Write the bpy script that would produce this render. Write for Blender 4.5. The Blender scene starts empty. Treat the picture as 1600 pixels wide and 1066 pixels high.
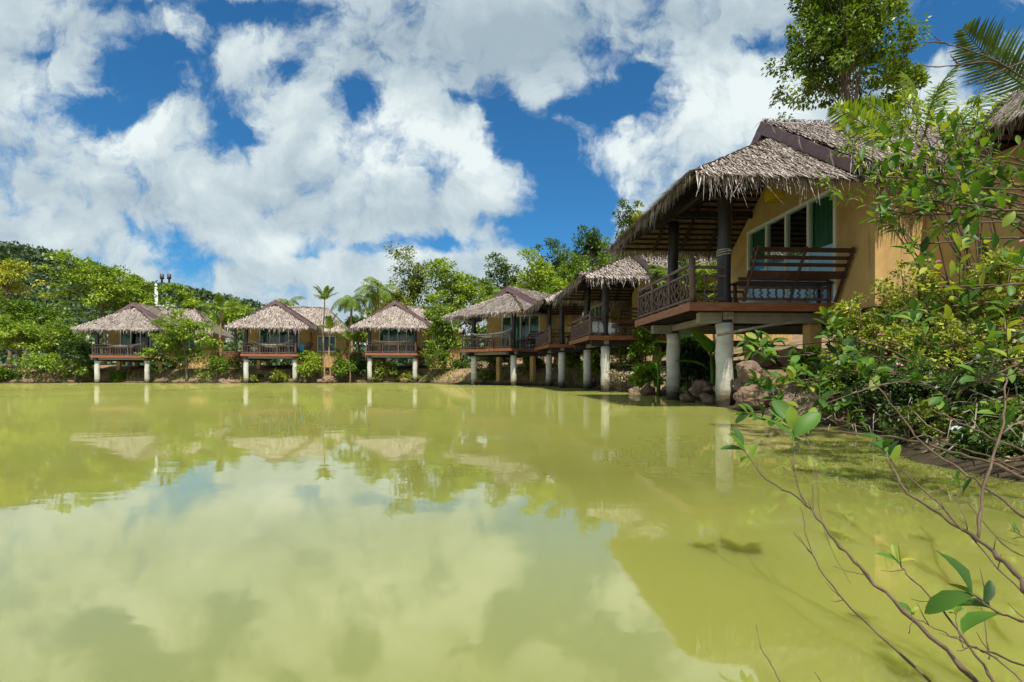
import bpy, math, random
import numpy as np
from mathutils import Vector, Matrix, noise as mnoise

random.seed(7)
RNG = np.random.default_rng(7)
C = bpy.context.scene.collection
SC = bpy.context.scene
R = math.radians

# ---------------------------------------------------------------- camera
CAM_H, FPX, HOR = 0.67, 850.0, 584.0
cam = bpy.data.objects.new("camera", bpy.data.cameras.new("camera"))
C.objects.link(cam)
cam.location = (0, 0, CAM_H)
cam.rotation_euler = (R(90), 0, 0)
cam.data.sensor_width = 36.0
cam.data.lens = 36.0 * FPX / 1600.0
cam.data.shift_y = (HOR - 533.0) / 1600.0
cam.data.clip_start = 0.05
cam.data.clip_end = 5000
SC.camera = cam

# ---------------------------------------------------------------- view
SC.view_settings.view_transform = 'Standard'
SC.view_settings.look = 'None'
SC.view_settings.exposure = 0.74
SC.view_settings.gamma = 1.0
SC.cycles.max_bounces = 7
SC.cycles.diffuse_bounces = 3
SC.cycles.glossy_bounces = 3
SC.cycles.transmission_bounces = 4
SC.cycles.transparent_max_bounces = 12
SC.cycles.sample_clamp_indirect = 6.0
SC.cycles.use_denoising = True

# ---------------------------------------------------------------- sun
SUN = Vector((0.11, -0.46, 0.88)).normalized()      # towards the sun
sl = bpy.data.lights.new("sun", 'SUN')
sl.energy = 4.2
sl.angle = R(0.5)
sl.color = (1.0, 0.95, 0.86)
so = bpy.data.objects.new("sun", sl)
C.objects.link(so)
so.location = SUN * 60
so.rotation_euler = SUN.to_track_quat('Z', 'Y').to_euler()

# ---------------------------------------------------------------- node helpers
class NT:
    def __init__(s, tree):
        s.t = tree
        tree.nodes.clear()
    def n(s, typ, **kw):
        nd = s.t.nodes.new(typ)
        for k, v in kw.items():
            setattr(nd, k, v)
        return nd
    def put(s, sock, v):
        if v is None:
            return
        if isinstance(v, bpy.types.NodeSocket):
            s.t.links.new(v, sock)
        else:
            if hasattr(sock.default_value, '__len__') and not hasattr(v, '__len__'):
                v = [v] * len(sock.default_value)
            if hasattr(v, '__len__') and len(sock.default_value) == 4 and len(v) == 3:
                v = (*v, 1)
            sock.default_value = v
    def math(s, op, a, b=None, c=None, clamp=False):
        nd = s.n('ShaderNodeMath', operation=op, use_clamp=clamp)
        s.put(nd.inputs[0], a); s.put(nd.inputs[1], b)
        if c is not None: s.put(nd.inputs[2], c)
        return nd.outputs[0]
    def vmath(s, op, a, b=None, c=None):
        nd = s.n('ShaderNodeVectorMath', operation=op)
        s.put(nd.inputs[0], a)
        if b is not None: s.put(nd.inputs[1], b)
        if c is not None: s.put(nd.inputs[2], c)
        return nd.outputs['Value'] if op in ('DOT_PRODUCT', 'LENGTH') else nd.outputs[0]
    def mix(s, f, a, b, mode='MIX'):
        nd = s.n('ShaderNodeMix', data_type='RGBA', blend_type=mode)
        s.put(nd.inputs[0], f); s.put(nd.inputs[6], a); s.put(nd.inputs[7], b)
        return nd.outputs[2]
    def noise(s, vec, scale, detail=4, rough=0.55, dist=0.0, dim='3D'):
        nd = s.n('ShaderNodeTexNoise', noise_dimensions=dim)
        s.put(nd.inputs['Vector'], vec); s.put(nd.inputs['Scale'], scale)
        s.put(nd.inputs['Detail'], detail); s.put(nd.inputs['Roughness'], rough)
        s.put(nd.inputs['Distortion'], dist)
        return nd.outputs[0]
    def ramp(s, f, stops, interp='LINEAR'):
        nd = s.n('ShaderNodeValToRGB')
        nd.color_ramp.interpolation = interp
        e = nd.color_ramp.elements
        while len(e) < len(stops): e.new(0.5)
        for el, (p, c) in zip(e, stops):
            el.position = p
            el.color = (*c, 1) if hasattr(c, '__len__') else (c, c, c, 1)
        s.put(nd.inputs[0], f)
        return nd.outputs[0]
    def smooth(s, v, lo, hi):
        nd = s.n('ShaderNodeMapRange', interpolation_type='SMOOTHSTEP')
        s.put(nd.inputs[0], v); s.put(nd.inputs[1], lo); s.put(nd.inputs[2], hi)
        return nd.outputs[0]
    def scale(s, vec, sc):
        nd = s.n('ShaderNodeMapping')
        s.put(nd.inputs['Vector'], vec); nd.inputs['Scale'].default_value = sc
        return nd.outputs[0]

# ---------------------------------------------------------------- sky
world = bpy.data.worlds.new("World")
SC.world = world
world.use_nodes = True
w = NT(world.node_tree)
sky = w.n('ShaderNodeTexSky', sky_type='NISHITA')
sky.sun_disc = False
sky.sun_elevation = math.asin(SUN.z)
sky.sun_rotation = math.atan2(SUN.x, SUN.y)
sky.air_density = 1.0; sky.dust_density = 0.4; sky.ozone_density = 1.6
direc = w.n('ShaderNodeTexCoord').outputs['Generated']
sep = w.n('ShaderNodeSeparateXYZ'); w.put(sep.inputs[0], direc)
dx, dy, dz = sep.outputs
ay = w.math('MAXIMUM', w.math('ABSOLUTE', dy), 0.12)
uu = w.math('DIVIDE', dx, ay); vv = w.math('DIVIDE', dz, ay)
cmb = w.n('ShaderNodeCombineXYZ'); w.put(cmb.inputs[0], uu); w.put(cmb.inputs[1], vv)
UV = cmb.outputs[0]
# gentle wobble of the cloud outlines
wob = w.n('ShaderNodeTexNoise', noise_dimensions='2D'); wob.inputs['Scale'].default_value = 5.5; wob.inputs['Detail'].default_value = 5
wob.inputs['Roughness'].default_value = 0.6
w.put(wob.inputs['Vector'], UV)
UVW = w.vmath('ADD', UV, w.vmath('MULTIPLY', w.vmath('SUBTRACT', wob.outputs['Color'], (0.5, 0.5, 0.5)), (0.10, 0.075, 0)))
def blobs(lst, src):
    """sum of soft bumps centred on sky directions: (azimuth px, height px, half width, half height, amount)"""
    acc = 0.0
    for (px, py, rx, ry, amt) in lst:
        cu, cv = (px - 800) / FPX, (HOR - py) / FPX
        sx, sy = FPX / rx, FPX / ry
        p = w.vmath('MULTIPLY_ADD', src, (sx, sy, 0), (-cu * sx, -cv * sy, 0))
        e = w.math('POWER', 0.4, w.vmath('DOT_PRODUCT', p, p))
        acc = w.math('MULTIPLY_ADD', e, amt, acc)
    return acc
gaps = blobs([
    (235, 8, 75, 16, 1.0), (240, 75, 55, 36, 1.1), (205, 108, 60, 28, 0.9), (60, 78, 32, 16, 0.8), (185, 172, 50, 20, .9),
    (265, 140, 60, 42, 1.1), (365, 185, 42, 50, 1.1), (390, 215, 22, 24, .9), (320, 62, 22, 30, 0.5), (395, 18, 95, 24, 1.15),
    (455, 32, 40, 28, 1.0), (455, 115, 32, 30, .95), (540, 157, 36, 26, 1.0), (730, 150, 46, 12, .9), (795, 180, 26, 40, 1.2),
    (830, 228, 46, 34, 1.2), (872, 282, 40, 44, 1.0), (885, 170, 34, 14, 0.7), (945, 165, 66, 26, 1.15), (1000, 125, 46, 26, .9), (1060, 78, 40, 16, .45),
    (1200, 72, 60, 20, .75), (900, 335, 90, 42, 1.15), (960, 300, 60, 30, .6), (840, 365, 60, 26, .9), (1440, 50, 125, 62, 1.4), (1380, 92, 60, 34, .6),
    (560, 390, 90, 13, .8), (700, 378, 90, 16, .8), (480, 404, 40, 9, .55), (330, 408, 50, 9, .4), (1600, 30, 60, 40, .8), (770, 345, 40, 12, .7),
    (1900, 250, 200, 90, .8), (-300, 120, 150, 60, .9), (400, -220, 260, 90, .9), (1100, -300, 300, 90, .9)], UVW)
bright = blobs([
    (705, 225, 130, 60, .55), (560, 200, 80, 50, .4), (760, 300, 90, 35, .25), (60, 160, 90, 50, .35), (230, 220, 90, 40, .35), (20, 250, 90, 40, .2),
    (1110, 160, 140, 80, .45), (950, 235, 80, 40, .4), (1200, 130, 80, 60, .3), (640, 400, 60, 20, .4), (440, 395, 60, 22, .4), (370, 70, 80, 40, .25),
    (1500, 130, 120, 60, .2), (220, 370, 160, 30, .2), (650, 75, 130, 60, -.36), (770, 35, 150, 36, -.22), (960, 60, 220, 60, -.38), (1180, 20, 160, 40, -.25),
    (90, 260, 130, 45, -.22), (120, 330, 160, 40, -.15), (560, 290, 160, 26, -.28), (680, 335, 150, 26, -.25), (60, 60, 120, 50, -.12), (850, 330, 60, 30, -.1), (700, 290, 60, 18, -.15)], UVW)
vor = w.n('ShaderNodeTexVoronoi', feature='F1', voronoi_dimensions='2D')
vor.inputs['Scale'].default_value = 7.5; vor.inputs['Detail'].default_value = 2; vor.inputs['Roughness'].default_value = .55
w.put(vor.inputs['Vector'], UVW)
puff = w.math('SUBTRACT', .74, vor.outputs['Distance'])
nb = w.noise(UVW, 3.4, 8, 0.62, 0.25, '2D')
nf = w.noise(UVW, 11.0, 7, 0.62, 0.15, '2D')
dens = w.math('SUBTRACT', w.math('ADD', w.math('MULTIPLY', w.math('SUBTRACT', nb, .5), 2.7), w.math('MULTIPLY', w.math('SUBTRACT', nf, .5), 2.3)), w.math('MULTIPLY_ADD', gaps, 1.06, w.math('MULTIPLY', puff, -.32)))
alpha = w.smooth(dens, -1.05, 0.0)
# relief: the density a little way towards the sun, subtracted
off = w.vmath('ADD', UVW, (-0.014, 0.028, 0))
nb2 = w.noise(off, 3.4, 8, 0.62, 0.25, '2D')
relief = w.math('MULTIPLY', w.math('SUBTRACT', nb, nb2), 1.7)
lum = w.math('ADD', w.math('ADD', 0.50, bright), w.math('ADD', relief, w.math('MULTIPLY_ADD', puff, .34, w.math('MULTIPLY', w.math('SUBTRACT', nf, .5), .16))), clamp=True)
cloud = w.ramp(lum, [(0.0, (.36, .46, .53)), (.35, (.47, .57, .63)), (.62, (.58, .68, .72)), (1.0, (.80, .88, .88))])
cloud = w.vmath('SCALE', cloud, None); cloud.node.inputs['Scale'].default_value = 5.35
blue = w.mix(1.0, sky.outputs[0], (.15, .43, .61), 'MULTIPLY')
skyc = w.mix(alpha, blue, cloud)
bg = w.n('ShaderNodeBackground'); bg.inputs['Strength'].default_value = 0.118
w.put(bg.inputs[0], skyc)
w.put(w.n('ShaderNodeOutputWorld').inputs[0], bg.outputs[0])

# ---------------------------------------------------------------- materials
def material(name):
    m = bpy.data.materials.new(name)
    m.use_nodes = True
    return m, NT(m.node_tree)

def finish(t, shader, disp=None):
    o = t.n('ShaderNodeOutputMaterial')
    t.put(o.inputs[0], shader)

def bump(t, h, strength, dist):
    b = t.n('ShaderNodeBump')
    b.inputs['Strength'].default_value = strength; b.inputs['Distance'].default_value = dist
    t.put(b.inputs['Height'], h)
    return b.outputs[0]

def principled(t, col, rough=0.7, spec=0.3, normal=None, **kw):
    p = t.n('ShaderNodeBsdfPrincipled')
    t.put(p.inputs['Base Color'], col); t.put(p.inputs['Roughness'], rough)
    t.put(p.inputs['Specular IOR Level'], spec)
    if normal is not None: t.put(p.inputs['Normal'], normal)
    for k, v in kw.items(): t.put(p.inputs[k], v)
    return p.outputs[0]

def surf(name, stops, scale=3.0, sc=(1, 1, 1), rough=.75, spec=.25, bs=.3, bd=.02, detail=8, island=0.0, nrough=.62, extra=None):
    m, t = material(name)
    co = t.scale(t.n('ShaderNodeTexCoord').outputs['Object'], sc)
    f = t.noise(co, scale, detail, nrough, .2)
    fine = t.noise(co, scale * 7, 5, .6)
    g = t.math('ADD', t.math('MULTIPLY', f, .75), t.math('MULTIPLY', fine, .25))
    if island:
        r = t.n('ShaderNodeNewGeometry').outputs['Random Per Island']
        g = t.math('ADD', g, t.math('MULTIPLY', t.math('SUBTRACT', r, .5), island))
    col = t.ramp(g, stops)
    if extra: col = extra(t, col, co)
    finish(t, principled(t, col, rough, spec, bump(t, g, bs, bd)))
    return m

def leafmat(name, cols, trans=.32, var=.5, rough=.42, spec=.35, tr_tint=(1.25, 1.15, .45), nscale=.6):
    m, t = material(name)
    geo = t.n('ShaderNodeNewGeometry')
    r = geo.outputs['Random Per Island']
    po = geo.outputs['Position']
    n1 = t.noise(po, nscale, 3, .6)
    oi = t.n('ShaderNodeObjectInfo').outputs['Random']
    f = t.math('ADD', t.math('MULTIPLY', r, var), t.math('ADD', t.math('MULTIPLY', t.math('SUBTRACT', n1, .5), 1.1), t.math('MULTIPLY_ADD', oi, .14, .5 - var / 2 - .07)))
    k = len(cols) - 1
    col = t.ramp(f, [(.12 + .76 * i / k, c) for i, c in enumerate(cols)])
    p = principled(t, col, rough, spec)
    tr = t.n('ShaderNodeBsdfTranslucent')
    t.put(tr.inputs[0], t.mix(1.0, col, tr_tint, 'MULTIPLY'))
    mx = t.n('ShaderNodeMixShader'); mx.inputs[0].default_value = trans
    t.put(mx.inputs[1], p); t.put(mx.inputs[2], tr.outputs[0])
    finish(t, mx.outputs[0])
    return m

MAT = {}
def build_materials():
    L = leafmat
    MAT['leaf_bright'] = L('leaf_bright', [(.06, .12, .010), (.14, .235, .018), (.25, .36, .03), (.38, .45, .05)])
    MAT['leaf_mid'] = L('leaf_mid', [(.038, .085, .010), (.09, .17, .017), (.17, .265, .026), (.28, .35, .04)])
    MAT['leaf_yellow'] = L('leaf_yellow', [(.10, .15, .012), (.22, .28, .02), (.36, .38, .03), (.48, .44, .05)])
    MAT['leaf_dark'] = L('leaf_dark', [(.022, .05, .012), (.05, .10, .02), (.095, .16, .028), (.16, .22, .035)], trans=.3)
    MAT['leaf_olive'] = L('leaf_olive', [(.06, .095, .014), (.13, .18, .024), (.22, .27, .04), (.33, .34, .07)])
    MAT['leaf_shrub'] = L('leaf_shrub', [(.022, .062, .012), (.05, .125, .016), (.095, .205, .02), (.30, .34, .035)], trans=.36, rough=.5, spec=.3, var=.65, nscale=2.0)
    MAT['leaf_lantana'] = L('leaf_lantana', [(.19, .09, .045), (.16, .22, .03), (.36, .42, .05), (.52, .50, .10)], nscale=2.5, trans=.3)
    MAT['leaf_palm'] = L('leaf_palm', [(.045, .095, .014), (.10, .18, .02), (.20, .29, .03), (.33, .38, .05)], nscale=1.0)
    MAT['leaf_banana'] = L('leaf_banana', [(.04, .11, .012), (.08, .2, .016), (.13, .28, .02), (.2, .36, .03)], nscale=1.5)
    MAT['leaf_dry'] = L('leaf_dry', [(.10, .08, .045), (.2, .16, .09), (.32, .27, .16), (.45, .4, .28)], trans=.15, nscale=2.0)
    MAT['forest'] = L('forest', [(.026, .055, .034), (.05, .092, .046), (.085, .132, .054), (.13, .175, .062)], trans=.2, nscale=.06)  # lighter, bluish tones carry the far hill's haze in the colour
    MAT['flower'] = L('flower', [(.55, .12, .3), (.7, .2, .42), (.8, .4, .5), (.85, .6, .55)], tr_tint=(1, .6, .8))
    MAT['bark'] = surf('bark', [(.2, (.06, .045, .032)), (.5, (.15, .12, .09)), (.8, (.30, .26, .21))], 6, (3, 3, .7), bs=.6)
    MAT['twig'] = surf('twig', [(.2, (.045, .028, .018)), (.5, (.10, .066, .042)), (.8, (.2, .15, .1))], 20, (1, 1, 1), bs=.5, bd=.004)
    MAT['palm_trunk'] = surf('palm_trunk', [(.2, (.13, .08, .04)), (.5, (.3, .2, .1)), (.8, (.42, .32, .2))], 3, (1, 1, 6), bs=.6)
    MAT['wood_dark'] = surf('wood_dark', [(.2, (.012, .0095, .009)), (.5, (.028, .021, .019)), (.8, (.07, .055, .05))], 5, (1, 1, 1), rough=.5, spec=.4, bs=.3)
    MAT['pole_wood'] = surf('pole_wood', [(.2, (.010, .009, .010)), (.5, (.026, .022, .022)), (.8, (.085, .078, .08))], 4, (3, 3, .6), rough=.42, spec=.5, bs=.35)
    MAT['wood_red'] = surf('wood_red', [(.2, (.12, .038, .016)), (.5, (.25, .085, .035)), (.8, (.40, .17, .085))], 3, (1.2, 1.2, 5), rough=.45, spec=.45, bs=.25, bd=.01)
    MAT['wood_rail'] = surf('wood_rail', [(.2, (.045, .026, .022)), (.5, (.115, .068, .056)), (.8, (.24, .17, .15))], 5, (1, 1, 1), rough=.5, spec=.4, bs=.3, bd=.01)
    MAT['wood_bench'] = surf('wood_bench', [(.2, (.022, .011, .008)), (.5, (.05, .022, .016)), (.8, (.10, .05, .036))], 4, (1, 1, 1), rough=.38, spec=.5, bs=.2, bd=.01)
    MAT['barge'] = surf('barge', [(.2, (.07, .042, .05)), (.5, (.14, .082, .09)), (.8, (.24, .16, .17))], 3, (1, 1, 4), rough=.5, spec=.4, bs=.25)
    MAT['wood_pale'] = surf('wood_pale', [(.2, (.12, .10, .07)), (.5, (.24, .21, .15)), (.8, (.38, .34, .27))], 4, (1, 1, 3), bs=.4)
    MAT['thatch'] = surf('thatch', [(.08, (.09, .068, .055)), (.34, (.235, .19, .16)), (.58, (.375, .315, .275)), (.9, (.56, .50, .455))], 2.0, (1, 1, 1), rough=.8, spec=.15, island=.6, bs=.2)
    MAT['fringe'] = surf('fringe', [(.10, (.10, .073, .056)), (.36, (.24, .19, .155)), (.6, (.42, .355, .31)), (.9, (.62, .57, .53))], 2.0, (1, 1, 1), rough=.8, spec=.15, island=.85, bs=.2)
    def bands(t, col, co):
        sp = t.n('ShaderNodeSeparateXYZ'); t.put(sp.inputs[0], t.n('ShaderNodeTexCoord').outputs['Object'])
        z = t.math('ADD', t.math('MULTIPLY', sp.outputs[2], 62), t.math('MULTIPLY', t.noise(co, 2.0, 3), 1.5))
        return t.mix(t.smooth(t.math('SINE', z), -.9, .4), (.012, .008, .006), col)
    MAT['thatch_base'] = surf('thatch_base', [(.2, (.07, .045, .026)), (.5, (.16, .105, .06)), (.8, (.28, .20, .12))], 6, (1, 1, 1), rough=.85, spec=.1, bs=.5, extra=bands)
    def patches(t, col, co):
        n = t.noise(co, .7, 6, .65, .6)
        col = t.mix(t.math('MULTIPLY', t.smooth(n, .48, .72), .6), col, (.25, .17, .085))
        st = t.noise(t.scale(co, (4, 4, .22)), 2.2, 6, .7)
        return t.mix(t.math('MULTIPLY', t.smooth(st, .52, .74), .5), col, (.17, .11, .06))
    MAT['wall'] = surf('wall', [(.2, (.35, .215, .082)), (.5, (.49, .325, .13)), (.8, (.60, .43, .20))], 1.6, (1, 1, 1), rough=.9, spec=.1, bs=.45, bd=.03, extra=patches)
    def damp(t, col, co):
        sp = t.n('ShaderNodeSeparateXYZ'); t.put(sp.inputs[0], t.n('ShaderNodeTexCoord').outputs['Object'])
        zz = t.math('ADD', sp.outputs[2], t.math('MULTIPLY', t.math('SUBTRACT', t.noise(co, 5, 5), .5), .35))
        st = t.noise(t.scale(co, (3, 3, .25)), 5, 5, .7)
        col = t.mix(t.math('MULTIPLY', t.smooth(st, .5, .8), .45), col, (.26, .23, .17))
        col = t.mix(t.math('MULTIPLY', t.smooth(zz, .95, .40), .45), col, (.22, .21, .12))
        col = t.mix(t.smooth(zz, .46, .20), col, (.17, .14, .085))
        return t.mix(t.smooth(zz, .26, .10), col, (.04, .036, .022))
    MAT['column'] = surf('column', [(.2, (.34, .325, .27)), (.5, (.52, .505, .44)), (.8, (.66, .65, .59))], 3, (1, 1, 2.5), rough=.8, spec=.2, bs=.6, bd=.03, extra=damp)
    MAT['concrete'] = surf('concrete', [(.2, (.16, .14, .10)), (.5, (.26, .235, .17)), (.8, (.36, .33, .26))], 2.5, rough=.9, bs=.4)
    MAT['frame'] = surf('frame', [(.2, (.66, .67, .60)), (.8, (.78, .79, .72))], 4, rough=.35, spec=.5, bs=.03)
    MAT['curtain_green'] = surf('curtain_green', [(.2, (.085, .18, .135)), (.8, (.15, .28, .21))], 3, rough=.85, bs=.1)
    MAT['curtain_beige'] = surf('curtain_beige', [(.2, (.34, .28, .19)), (.8, (.48, .41, .30))], 3, rough=.85, bs=.1)
    MAT['painted_reflection'] = surf('painted_reflection', [(.2, (.28, .60, .84)), (.8, (.40, .72, .90))], 2, rough=.3, spec=.4, bs=.03)  # light blue of reflected sky, put into the colour for the door's lower glass
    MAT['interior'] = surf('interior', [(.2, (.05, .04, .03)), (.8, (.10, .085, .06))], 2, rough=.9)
    MAT['rope'] = surf('rope', [(.2, (.42, .36, .27)), (.8, (.62, .57, .48))], 20, bs=.6, bd=.004)
    MAT['hammock'] = surf('hammock', [(.2, (.5, .45, .37)), (.8, (.72, .68, .6))], 9, bs=.6, bd=.01)
    MAT['hammock_tan'] = surf('hammock_tan', [(.2, (.42, .28, .15)), (.8, (.62, .46, .30))], 9, bs=.6, bd=.01)
    MAT['cloth_white'] = surf('cloth_white', [(.2, (.66, .65, .62)), (.8, (.8, .79, .76))], 3, rough=.9, bs=.2)
    MAT['cloth_blue'] = surf('cloth_blue', [(.2, (.04, .22, .42)), (.8, (.08, .36, .58))], 4, rough=.9, bs=.2)
    MAT['cloth_dark'] = surf('cloth_dark', [(.2, (.02, .025, .05)), (.8, (.05, .06, .1))], 4, rough=.9, bs=.2)
    MAT['skin'] = surf('skin', [(.2, (.36, .2, .12)), (.8, (.5, .3, .2))], 4, rough=.6)
    MAT['hair'] = surf('hair', [(.2, (.012, .009, .008)), (.8, (.03, .022, .018))], 8, rough=.5)
    MAT['lantern'] = leafmat('lantern', [(.60, .42, .01), (.70, .52, .02), (.78, .60, .03)], trans=.5, tr_tint=(1.1, 1, .4), rough=.6)
    MAT['rock'] = surf('rock', [(.25, (.06, .036, .020)), (.45, (.155, .092, .050)), (.6, (.27, .18, .11)), (.85, (.42, .34, .25))], 1.8, rough=.9, bs=.9, bd=.06, detail=10, extra=lambda t, c, co: t.mix(t.math('MULTIPLY', t.n('ShaderNodeObjectInfo').outputs['Random'], .45), c, (.19, .175, .155)))
    MAT['pole_paint'] = surf('pole_paint', [(.2, (.55, .55, .52)), (.8, (.72, .72, .7))], 3, rough=.7)
    MAT['metal_dark'] = surf('metal_dark', [(.2, (.05, .05, .055)), (.8, (.11, .11, .12))], 3, rough=.5)
    MAT['fence_red'] = surf('fence_red', [(.2, (.20, .055, .045)), (.5, (.30, .09, .075)), (.8, (.42, .17, .14))], 3, (1, 1, 3), rough=.6)
    MAT['fence_pale'] = surf('fence_pale', [(.2, (.42, .38, .30)), (.8, (.62, .58, .5))], 3, (1, 1, 3), rough=.7)
    MAT['litter'] = surf('litter', [(.2, (.5, .55, .55)), (.8, (.75, .8, .8))], 3, rough=.4)
    # glass: clear with a Fresnel mirror
    m, t = material('glass')
    tr = t.n('ShaderNodeBsdfTransparent'); tr.inputs[0].default_value = (.80, .92, .86, 1)
    gl = t.n('ShaderNodeBsdfGlossy'); gl.inputs['Roughness'].default_value = .03
    lw = t.n('ShaderNodeFresnel'); lw.inputs[0].default_value = 1.7
    mx = t.n('ShaderNodeMixShader'); t.put(mx.inputs[0], t.math('MULTIPLY', lw.outputs[0], t.math('SUBTRACT', 1.0, t.n('ShaderNodeNewGeometry').outputs['Backfacing']))); t.put(mx.inputs[1], tr.outputs[0]); t.put(mx.inputs[2], gl.outputs[0])
    finish(t, mx.outputs[0]); MAT['glass'] = m
    # ground
    m, t = material('earth')
    po = t.n('ShaderNodeNewGeometry').outputs['Position']
    n1 = t.noise(po, .35, 8, .65, .4); n2 = t.noise(po, 4.0, 8, .65); n3 = t.noise(po, .9, 5, .6, .5)
    col = t.ramp(n2, [(.25, (.11, .065, .036)), (.5, (.26, .17, .10)), (.75, (.44, .31, .19))])
    col = t.mix(t.math('MULTIPLY', t.smooth(n3, .47, .66), .8), col, t.ramp(n2, [(.3, (.035, .055, .012)), (.7, (.11, .14, .03))]))
    sp = t.n('ShaderNodeSeparateXYZ'); t.put(sp.inputs[0], po)
    zz = t.math('ADD', sp.outputs[2], t.math('MULTIPLY', t.math('SUBTRACT', n2, .5), .25))
    col = t.mix(t.smooth(zz, .22, .02), col, (.05, .038, .022))
    far = t.smooth(sp.outputs[1], 48, 62)
    col = t.mix(far, col, t.ramp(n2, [(.3, (.02, .04, .01)), (.7, (.06, .09, .02))]))
    finish(t, principled(t, col, .92, .12, bump(t, n2, .8, .12))); MAT['earth'] = m
    # pond water: cloudy yellow-green body under a rippled mirror
    m, t = material('pond_water')
    po = t.n('ShaderNodeNewGeometry').outputs['Position']
    n1 = t.noise(t.scale(po, (1, .55, 1)), .16, 5, .6, .8)
    n2 = t.noise(t.scale(po, (.6, 1.6, 1)), .7, 5, .6, .5)
    f = t.math('ADD', t.math('MULTIPLY', n1, .85), t.math('MULTIPLY', n2, .15))
    col = t.ramp(f, [(.3, (.150, .160, .033)), (.5, (.190, .198, .040)), (.72, (.240, .242, .051))])
    r1 = t.noise(t.scale(po, (1, 1.8, 1)), 1.3, 3, .5); r2 = t.noise(t.scale(po, (1, 2.2, 1)), 5.5, 3, .55)
    h = t.math('ADD', t.math('MULTIPLY', r1, 1.0), t.math('MULTIPLY', r2, .07))
    nrm = bump(t, h, .055, .035)
    df = t.n('ShaderNodeBsdfPrincipled'); t.put(df.inputs['Base Color'], col); df.inputs['Specular IOR Level'].default_value = 0; df.inputs['Roughness'].default_value = 1
    df.inputs['Subsurface Weight'].default_value = 1; df.inputs['Subsurface Radius'].default_value = (1, .9, .4); df.inputs['Subsurface Scale'].default_value = .8
    gl = t.n('ShaderNodeBsdfGlossy'); gl.inputs['Roughness'].default_value = .025; t.put(gl.inputs['Normal'], nrm)
    fr = t.n('ShaderNodeFresnel'); fr.inputs[0].default_value = 1.5; t.put(fr.inputs['Normal'], nrm)
    fac = t.math('MINIMUM', t.math('MULTIPLY_ADD', fr.outputs[0], 1.4, .08), .60)
    mx = t.n('ShaderNodeMixShader'); t.put(mx.inputs[0], fac); t.put(mx.inputs[1], df.outputs[0]); t.put(mx.inputs[2], gl.outputs[0])
    finish(t, mx.outputs[0]); MAT['water'] = m
build_materials()

# ---------------------------------------------------------------- mesh helpers
def tag(o, label=None, cat=None, group=None, kind=None):
    for k, v in (('label', label), ('category', cat), ('group', group), ('kind', kind)):
        if v: o[k] = v
    return o

def thing(name, label, cat, loc=(0, 0, 0), rz=0.0, group=None):
    o = bpy.data.objects.new(name, None)
    C.objects.link(o)
    o.location = loc; o.rotation_euler = (0, 0, rz); o.empty_display_size = .3
    return tag(o, label, cat, group)

def link_mesh(name, me, mat, parent=None):
    if mat is not None and not me.materials: me.materials.append(mat)
    o = bpy.data.objects.new(name, me)
    C.objects.link(o)
    if parent is not None: o.parent = parent
    return o

def np_mesh(name, V, F, smooth=False):
    V = np.asarray(V, dtype=np.float32); F = np.asarray(F, dtype=np.int32)
    k = F.shape[1]
    me = bpy.data.meshes.new(name)
    me.vertices.add(len(V)); me.vertices.foreach_set('co', V.ravel())
    me.loops.add(F.size); me.loops.foreach_set('vertex_index', F.ravel())
    me.polygons.add(len(F)); me.polygons.foreach_set('loop_start', np.arange(0, F.size, k, dtype=np.int32))
    try: me.polygons.foreach_set('loop_total', np.full(len(F), k, dtype=np.int32))
    except Exception: pass
    if smooth: me.polygons.foreach_set('use_smooth', np.ones(len(F), dtype=bool))
    me.update(calc_edges=True)
    return me

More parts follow.
